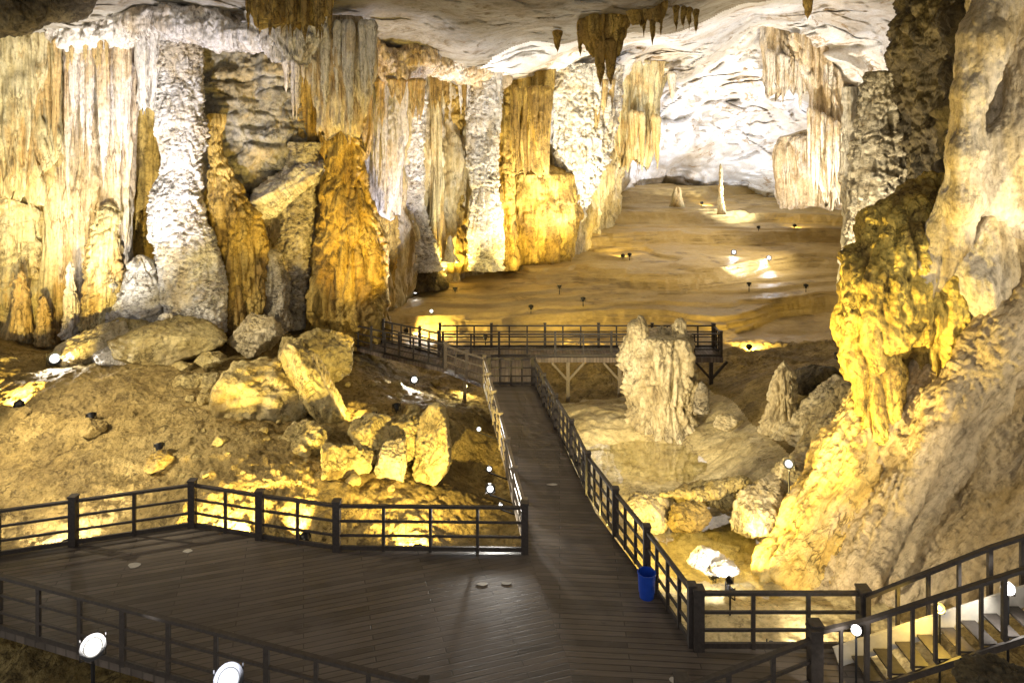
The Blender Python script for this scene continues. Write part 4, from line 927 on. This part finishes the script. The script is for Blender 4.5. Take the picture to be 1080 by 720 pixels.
railing('dark railing on the far side of the far left path', [(-3.4, 31.7, 0), (-4.4, 32.55, 0), (-6.4, 33.95, 0), (-8.35, 35.3, 0)], gap=.55, big=.12)
railing('dark railing along the back of the far platform', [(-3.5, 33.12, 0), (-1, 33.12, 0), (1.6, 33.12, 0), (4.2, 33.12, 0), (6.8, 33.12, 0), (9.75, 33.12, 0)], gap=.8, rails=(.28, .52, .78), big=.12)
railing('dark railing along the front of the far platform', [(9.68, 31.6, 0), (7.2, 31.6, 0), (4.6, 31.6, 0), (2, 31.6, 0), (-.6, 31.6, 0), (-3.2, 31.6, 0)], gap=1.25, rails=(.36, .70), big=.10)
railing('dark side railing at the right end of the far platform', [(9.7, 31.68, 0), (9.78, 33.04, 0)], gap=.5, big=.12)
railing('dark near railing across the bottom left corner', [(-13.5, 14.62, 0), (-10.2, 13.58, 0), (-7.2, 12.63, 0), (-4.2, 11.68, 0), (-1.4, 10.8, 0)], gap=1.05, bigs=(0, 4), big=.15, bigh=1.12)
railing('dark railing from the boardwalk corner to the stair foot', [(3.56, 13.06, 0), (6.72, 13.06, 0)], gap=1.1, big=.2, bigh=1.14)
railing('short dark railing at the bottom edge before the stair', [(2.66, 10.72, 0), (5.25, 11.84, 0)], gap=.9, big=.2, bigh=1.22)

# stair on the right
NT, TW, TH_ = 18, .40, .13
x0, ya, yb = 6.2, 12.0, 13.2
es = empty('staircase', (x0, ya, 0), 'stair of thin treads climbing to the right lit from its side', 'staircase')
for k in range(NT):
    bm = bmesh.new(); box(bm, (TW * k + .2, .29, .20 + TH_ * k), (TW * .7, .60, .035)); obj('tread', bm, M['rail'], es)
bm = bmesh.new(); beam(bm, (-.2, .64, .16), (TW * NT, .64, .16 + TH_ * NT + .05), .05, .36); obj('side_board', bm, M['concrete'], es)
bm = bmesh.new(); beam(bm, (0, -.03, .05), (TW * NT, -.03, .05 + TH_ * NT), .05, .12); obj('stringer', bm, M['rail'], es)
for c in es.children:
    pass
def sp(k, y): return (x0 + TW * k, y, .2 + TH_ * k)
railing('dark stair handrail on the camera side of the stair', [(5.3, 11.93, 0), sp(0, 11.93), sp(6, 11.93), sp(12, 11.93), sp(18, 11.93)], gap=.42, small=.055, rails=(), bottom=False, bigs=(0,), big=.2, bigh=1.25, h=1.1)
railing('dark stair handrail on the wall side of the stair', [(6.72, 12.92, .05), (x0 + TW * 7, 12.86, .1 + TH_ * 7), (x0 + TW * 13, 12.86, .1 + TH_ * 13), (x0 + TW * 18, 12.86, .1 + TH_ * 18)], gap=.62, small=.06, rails=(), bottom=False, bigs=(), h=1.02)

# blue bin
bp_ = dp(683, 629)
e = empty('bin', (bp_[0] - .02, bp_[1], 0), 'blue plastic litter bin standing against the boardwalk railing', 'bin')
bm = bmesh.new(); r0 = bmesh.ops.create_cone(bm, segments=24, radius1=.15, radius2=.19, depth=.52, cap_ends=True, matrix=Matrix.Translation((0, 0, .262)))
top = [f for f in bm.faces if f.normal.z > .9]; rr = bmesh.ops.inset_region(bm, faces=top, thickness=.02)
bmesh.ops.translate(bm, verts=list({v for f in top for v in f.verts}), vec=(0, 0, -.4)); obj('body', bm, M['blue'], e, smooth=False)
bm = bmesh.new(); bmesh.ops.create_cone(bm, segments=24, radius1=.2, radius2=.2, depth=.035, cap_ends=False, matrix=Matrix.Translation((0, 0, .515)));
bmesh.ops.solidify(bm, geom=bm.faces[:], thickness=.018); obj('rim', bm, M['blue'], e)
# litter on the deck
for k, (px, py, sx_, sy_, lab) in enumerate([(142, 596, .17, .07, 'pale worn paper patch lying on the platform'), (198, 581, .12, .05, 'smaller pale scrap farther back on the platform'),
       (509, 616, .13, .04, 'thin white scrap on the platform near the boardwalk'), (534, 615, .13, .03, 'white scrap nearest the boardwalk edge'), (582, 511, .16, .05, 'white scrap on the middle of the boardwalk'), (711, 717, .12, .05, 'white scrap at the bottom edge near the stair')]):
    x, y, _ = dp(px, py); bm = bmesh.new()
    vs = [bm.verts.new((sx_ * math.cos(a) * random.uniform(.7, 1.1), sy_ * 1.6 * math.sin(a) * random.uniform(.7, 1.1), random.uniform(0.0, .004))) for a in np.linspace(0, 6.283, 11)[:-1]]
    f = bm.faces.new(vs); ex = bmesh.ops.extrude_face_region(bm, geom=[f]); bmesh.ops.translate(bm, verts=[v for v in ex['geom'] if isinstance(v, bmesh.types.BMVert)], vec=(0, 0, .006))
    tag(obj('paper_scrap', bm, M['paper'], loc=(x, y, .004)), lab, 'litter', 'scraps on the deck')

# ------------------------------------------------------------------ floodlights
def disc(bm, r, y):
    bmesh.ops.create_circle(bm, cap_ends=True, segments=28, radius=r, matrix=Matrix.Translation((0, y, 0)) @ Matrix.Rotation(R(90), 4, 'X'))
_fl = {}
def flood_parts(r):
    if r in _fl: return _fl[r]
    bm = bmesh.new()
    bmesh.ops.create_cone(bm, segments=28, radius1=r * .6, radius2=r * 1.12, depth=r * 1.5, cap_ends=False, matrix=Matrix.Translation((0, -.02, 0)) @ Matrix.Rotation(R(-90), 4, 'X'))
    bmesh.ops.create_circle(bm, cap_ends=True, segments=28, radius=r * .6, matrix=Matrix.Translation((0, -.02 - r * .75, 0)) @ Matrix.Rotation(R(90), 4, 'X'))
    for ra_, rb_, ya_, yb_ in ((.97, 1.32, .70, .74), (1.32, 1.32, .74, .45)):
        n_ = 28; va = [bm.verts.new((r * ra_ * math.cos(t * math.tau / n_), r * ya_, r * ra_ * math.sin(t * math.tau / n_))) for t in range(n_)]
        vb = [bm.verts.new((r * rb_ * math.cos(t * math.tau / n_), r * yb_, r * rb_ * math.sin(t * math.tau / n_))) for t in range(n_)]
        for t in range(n_): bm.faces.new((va[t], va[(t + 1) % n_], vb[(t + 1) % n_], vb[t]))
    for k in range(4): box(bm, (0, -.02 - r * .8, (k - 1.5) * r * .25), (r * .9, r * .3, r * .06))
    bmesh.ops.recalc_face_normals(bm, faces=bm.faces); h = bpy.data.meshes.new('housing'); bm.to_mesh(h); bm.free(); h.materials.append(M['black'])
    bm = bmesh.new()
    for s_ in (-1, 1): box(bm, (s_ * r * 1.25, 0, r * .1), (r * .1, r * .25, r * 2.4))
    box(bm, (0, 0, -r * 1.15), (r * 2.6, r * .3, r * .12)); box(bm, (0, 0, -r * 1.6), (r * .3, r * .3, r * .9))
    b_ = bpy.data.meshes.new('bracket'); bm.to_mesh(b_); bm.free(); b_.materials.append(M['black'])
    lens = {}
    for c, m in LENS.items():
        bm = bmesh.new(); disc(bm, r, r * .62); l = bpy.data.meshes.new('lens'); bm.to_mesh(l); bm.free(); l.materials.append(m); lens[c] = l
    _fl[r] = (h, b_, lens); return _fl[r]
def hit(px, py, lift=.25, y0=15.0, y1=90.0):
    ys = np.linspace(y0, y1, 3000); gh = ground_h((px - CX) / F * ys, ys) + lift; pz = CZ + (HY - py) / F * ys
    k = np.argmax(gh >= pz) if (gh >= pz).any() else len(ys) - 1
    return tuple(P(px, py, ys[k]))
def flood(label, pos, target, col, power, angle=70, blend=.6, r=.12, soft=.08, light_target=None, pole=True):
    pos = Vector(pos); target = Vector(target); d = (target - pos).normalized()
    h, b_, lens = flood_parts(r)
    e = empty('floodlight', pos - Vector((0, 0, r * 2.0)), label, 'floodlight', 'floodlights of the cave lighting', math.atan2(-d.x, d.y))
    br = bpy.data.objects.new('bracket', b_); ho = bpy.data.objects.new('housing', h); le = bpy.data.objects.new('lens', lens[col])
    for o in (br, ho, le): COL.objects.link(o)
    br.parent = e; ho.parent = e; le.parent = ho
    gx, gy = np.array([pos.x]), np.array([pos.y]); gz = float(ground_h(gx, gy)[0])
    low = pos.z - r * 2.0; gap = low - gz
    if not pole:
        bm = bmesh.new(); a_ = e.rotation_euler.z; v_ = Matrix.Rotation(-a_, 3, 'Z') @ Vector((.62, .1, -.25)); beam(bm, (0, 0, r * .3), v_, .03, .03); obj('arm', bm, M['black'], e)
    if gap > .05 and pole:
        bm = bmesh.new(); bmesh.ops.create_cone(bm, segments=10, radius1=r * .16 + .01, radius2=r * .16 + .01, depth=gap + .15, cap_ends=True, matrix=Matrix.Translation((0, 0, -(gap + .15) / 2 + r * .1)))
        obj('pole', bm, M['black'], e)
    br.location = ho.location = (0, 0, r * 2.0); ho.rotation_euler = (math.asin(max(-1, min(1, d.z))), 0, 0)
    if power:
        L = bpy.data.lights.new('lamp', 'SPOT'); L.energy = power; L.color = col; L.spot_size = R(angle); L.spot_blend = blend; L.shadow_soft_size = soft
        lo = bpy.data.objects.new('lamp', L); COL.objects.link(lo); lo.parent = ho; lo.location = (0, r * .62 + .1, 0); lo.rotation_euler = (R(90), 0, 0)
        if light_target is not None:
            lo.parent = None; lo.location = pos + d * (r * .62 + .1)
            lo.rotation_euler = (Vector(light_target) - lo.location).to_track_quat('-Z', 'Y').to_euler()
    return e
CAM = (0, 0, CZ)
def on(px, py, Y, lift=.25):
    x = (px - CX) / F * Y; return (x, Y, float(ground_h(np.array([x]), np.array([Y]))[0]) + lift)
K = 1.0
def V3(*a): return tuple(P(*a))
# lamps the photo shows burning towards the camera
flood('brilliant white floodlight on the rim of the left soil bank', hit(57, 378), V3(300, 300, 12), WHITE, 250, 150, r=.20)
flood('brilliant white floodlight left of the far platform, on the lower slope', hit(438, 307), V3(500, 250, 10), WHITE, 120, 150, r=.17)
flood('small white lamp on the slope above the far left path', hit(455, 328), V3(500, 300, 10), WHITE, 150, 150, r=.10)
flood('bright white star lamp under the pale curved railing', hit(437, 400), V3(430, 500, 12), WHITE, 260, 150, r=.15)
flood('yellow lamp where the pale railing turns at the boardwalk end', hit(491, 407), V3(490, 500, 12), YEL, 140, 150, r=.11)
flood('bluish lamp beside the pale boardwalk railing, midway', V3(505, 452, 22.4), V3(505, 600, 12), COOL, 70, 140, r=.07, pole=False)
flood('twin white lamp second from the platform corner', V3(516, 494, 19.6), V3(510, 600, 10), WHITE, 80, 140, r=.07, pole=False)
flood('bright white lamp nearest but one to the platform corner', V3(517, 515, 18.6), V3(510, 600, 10), WHITE, 160, 140, r=.10, pole=False)
flood('small white lamp tucked inside the platform corner railing', V3(528, 533, 17.8), V3(525, 600, 10), WHITE, 60, 140, r=.06, pole=False)
flood('large white floodlight behind the near left railing', V3(98, 682, 11.6), CAM, WHITE, 200, 150, r=.15, light_target=V3(98, 600, 13))
flood('large bluish floodlight cut by the bottom edge', V3(241, 716, 10.8), CAM, COOL, 160, 150, r=.17, light_target=V3(200, 600, 13))
flood('white star lamp at the foot of the stair', V3(903, 664, 11.7), CAM, WHITE, 40, 150, r=.06, light_target=V3(905, 715, 12.66))
flood('amber lamp halfway along the stair', V3(991, 641, 12.4), CAM, AMB, 70, 150, r=.065, light_target=V3(970, 668, 12.66))
flood('white star lamp high on the stair at the right edge', V3(1063, 620, 12.3), CAM, WHITE, 60, 150, r=.085, light_target=V3(1055, 640, 12.66))
flood('white lamp on the rock of the right bank', V3(832, 489, 18.9), V3(760, 460, 8), WHITE, 60, 150, r=.11)
flood('white lamp on the tiered slope, left of a close pair', hit(774, 266), V3(760, 200, 20), COOL, 80, 150, r=.15)
flood('white lamp on the tiered slope, right of a close pair', hit(811, 272), V3(800, 200, 20), COOL, 80, 150, r=.14)
flood('small white lamp at the head of the slope under yellow curtain', hit(653, 176), V3(660, 160, 20), WHITE, 300, 150, r=.15)
flood('small yellow lamp in the gap beside the ochre column', V3(283, 284, 33.5), V3(300, 300, 20), YEL, 200, 150, r=.10)
# lamps turned away from the camera onto the stone
def aim(label, p, t, col, power, ang=60, r=.12, **k): return flood(label, p, t, col, power, ang, r=r, **k)
aim('black floodlight aimed at the organ pipe curtain', on(-60, 0, 19.5, .5), V3(15, 130, 31), WARM, 4000, 62)
aim('black floodlight aimed at the ledged flowstone on the left', on(20, 0, 23, .22), V3(10, 310, 32), YEL, 2200, 80)
aim('black floodlight aimed at the pink columns', on(96, 0, 22.5, .22), V3(95, 140, 32), (1, .95, .86), 3600, 58)
aim('black floodlight aimed at the white hourglass column', on(168, 0, 21, .22), V3(190, 105, 30.5), LIL, 6200, 44)
aim('black floodlight aimed at the ochre crusted column', on(262, 0, 25.8, .9), V3(252, 240, 32), YEL, 1600, 60)
aim('black floodlight aimed at the golden column', on(418, 0, 25.5, .22), V3(380, 220, 33), AMB, 3600, 56)
aim('black floodlight aimed at the arched pink curtain', on(352, 0, 21.5, .22), V3(325, 55, 31), LIL, 5200, 52)
aim('black floodlight aimed at the pleated white curtain', on(474, 0, 35.0, .25), V3(408, 140, 39), LIL, 4200, 66)
aim('black floodlight aimed into the yellow recess', on(480, 0, 43.6, .25), V3(474, 180, 48), YEL, 1300, 90)
aim('black floodlight aimed at the bright white pillar', on(512, 0, 37.5, .4), V3(511, 130, 45.5), WHITE, 3000, 62)
aim('black floodlight aimed at the golden hump and curtain', on(560, 0, 41, .4), V3(562, 180, 50), YEL, 3800, 70)
aim('black floodlight aimed at the popcorn curtain', on(615, 0, 42, .4), V3(612, 120, 51), WHITE, 4000, 56)
aim('black floodlight aimed at the drip curtain over the slope', on(664, 0, 52, .4), V3(668, 130, 62), WARM, 3500, 70)
aim('black floodlight aimed at the white bulge above the slope', on(800, 0, 62, .3), V3(735, 100, 77), COOL, 7000, 100)
aim('black floodlight aimed up at the white ceiling', on(790, 0, 46, .5), V3(780, 30, 62), COOL, 5600, 110)
aim('black floodlight aimed up at the ceiling left of the twin fangs', on(590, 0, 44, .5), V3(590, 60, 46), WHITE, 3200, 120)
aim('black floodlight aimed at the tan drip curtains on the right', on(850, 0, 46, .4), V3(862, 130, 58), WARM, 7000, 62)
aim('black floodlight aimed at the grey scaly column', on(884, 0, 28.2, .3), V3(920, 160, 33), WARM, 4500, 75)
aim('black floodlight aimed at the yellow flowstone column', on(770, 0, 16.6, .35), V3(950, 280, 20), YEL, 5200, 50)
aim('black floodlight outside the right edge aimed up at the drape', (14.6, 13.2, 5.5), V3(1050, 90, 19), WARM, 1700, 70)  # unseen lamp added to brighten the drape
aim('black floodlight aimed at the yellow edge of the great mound', on(752, 0, 18.0, .25), V3(880, 500, 18.8), YEL, 750, 70)
aim('black floodlight aimed across the great mound', on(815, 0, 14.6, .3), V3(980, 500, 18), WARM, 420, 110)
aim('black floodlight outside the right edge washing the great mound', (17, 12, 7.8), V3(950, 470, 19), WARM, 1000, 90)  # added lamp beyond the frame, lifts the light on the mound
aim('black floodlight outside the right edge washing the pool floor', (13.2, 9.0, 9.0), V3(705, 480, 23), WARM, 5200, 32)  # unseen overhead lamp put in so the pool floor gets light
aim('black floodlight outside the left edge washing the soil bank', (-17.5, 18.5, 6.0), V3(280, 450, 24), WARM, 3300, 95)  # unseen lamp added high on the left to brighten the bank
aim('black floodlight on the bank above the leaning slab', on(394, 0, 24.6, .22), V3(332, 410, 26), YEL, 330, 100)
aim('black floodlight aimed at the yellow pile of boulders', on(440, 0, 17.6, .35), V3(430, 450, 23), YEL, 1700, 110)
aim('black floodlight behind the left railing washing the soil bank', on(250, 0, 17.9, .3), V3(230, 420, 26), YEL, 1500, 120)  # extra lamp added to raise the light on the bank
aim('black floodlight behind the left railing facing the broad golden outcrop', on(322, 0, 18.4, .25), V3(272, 425, 25), YEL, 1300, 60)  # lamp added to turn the outcrop yellow
aim('black floodlight behind the left railing near the edge of the platform', on(70, 0, 17.2, .3), V3(90, 430, 25), WARM, 500, 130)  # fill lamp added for the left end of the bank
aim('black floodlight at the pool washing the stump', V3(612, 490, 20.5), V3(700, 390, 26), WARM, 1500, 90)
aim('black floodlight low by the pool washing the right floor', V3(640, 570, 17), V3(720, 500, 21), YEL, 700, 130)
aim('black floodlight beside the jagged white rock', V3(770, 612, 16.2), V3(744, 588, 17.6), WHITE, 120, 120, r=.07)
aim('black floodlight on the back wall edge washing the upper slope', (25.2, 50, 9.5), V3(700, 250, 55), WARM, 3600, 90)
aim('black floodlight behind the golden column washing the lower slope', on(428, 0, 38, .25), V3(640, 300, 45), YEL, 1500, 110)
aim('black floodlight on the slope beneath a yellow pool of light', hit(657, 270), V3(655, 235, 58), YEL, 450, 120)
aim('black floodlight on the slope right, by a yellow patch', hit(838, 238), V3(855, 224, 66), YEL, 400, 120)
aim('black floodlight at the head of the slope behind the needle', on(740, 0, 70, .3), V3(790, 205, 75), YEL, 400, 140)
aim('black floodlight on the lower slope near its right end', on(790, 0, 35.5, .25), V3(815, 325, 43), YEL, 1100, 130)
aim('black floodlight behind the far platform lighting the slope foot', on(610, 0, 36.2, .25), V3(640, 320, 42), YEL, 700, 140)

# ------------------------------------------------------------------ world, camera, render settings
w = bpy.data.worlds.new('World'); scene.world = w; w.use_nodes = True
bg = w.node_tree.nodes['Background']; bg.inputs[0].default_value = (1.0, .94, .87, 1); bg.inputs[1].default_value = .34

cam = bpy.data.cameras.new('Camera'); co = bpy.data.objects.new('Camera', cam); COL.objects.link(co)
co.location = (0, 0, CZ); co.rotation_euler = (R(90), 0, 0)
cam.sensor_width = 36; cam.lens = 36 * F / 1080; cam.shift_y = -(360 - HY) / 1080; cam.clip_end = 500; cam.clip_start = .1
scene.camera = co
scene.render.engine = 'CYCLES'
cy = scene.cycles; cy.use_denoising = True; cy.max_bounces = 6; cy.diffuse_bounces = 3; cy.glossy_bounces = 3; cy.transmission_bounces = 4
cy.sample_clamp_indirect = 4; cy.caustics_reflective = False; cy.caustics_refractive = False
vs_ = scene.view_settings; vs_.view_transform = 'Standard'; vs_.look = 'None'; vs_.exposure = 1.1; vs_.gamma = 1
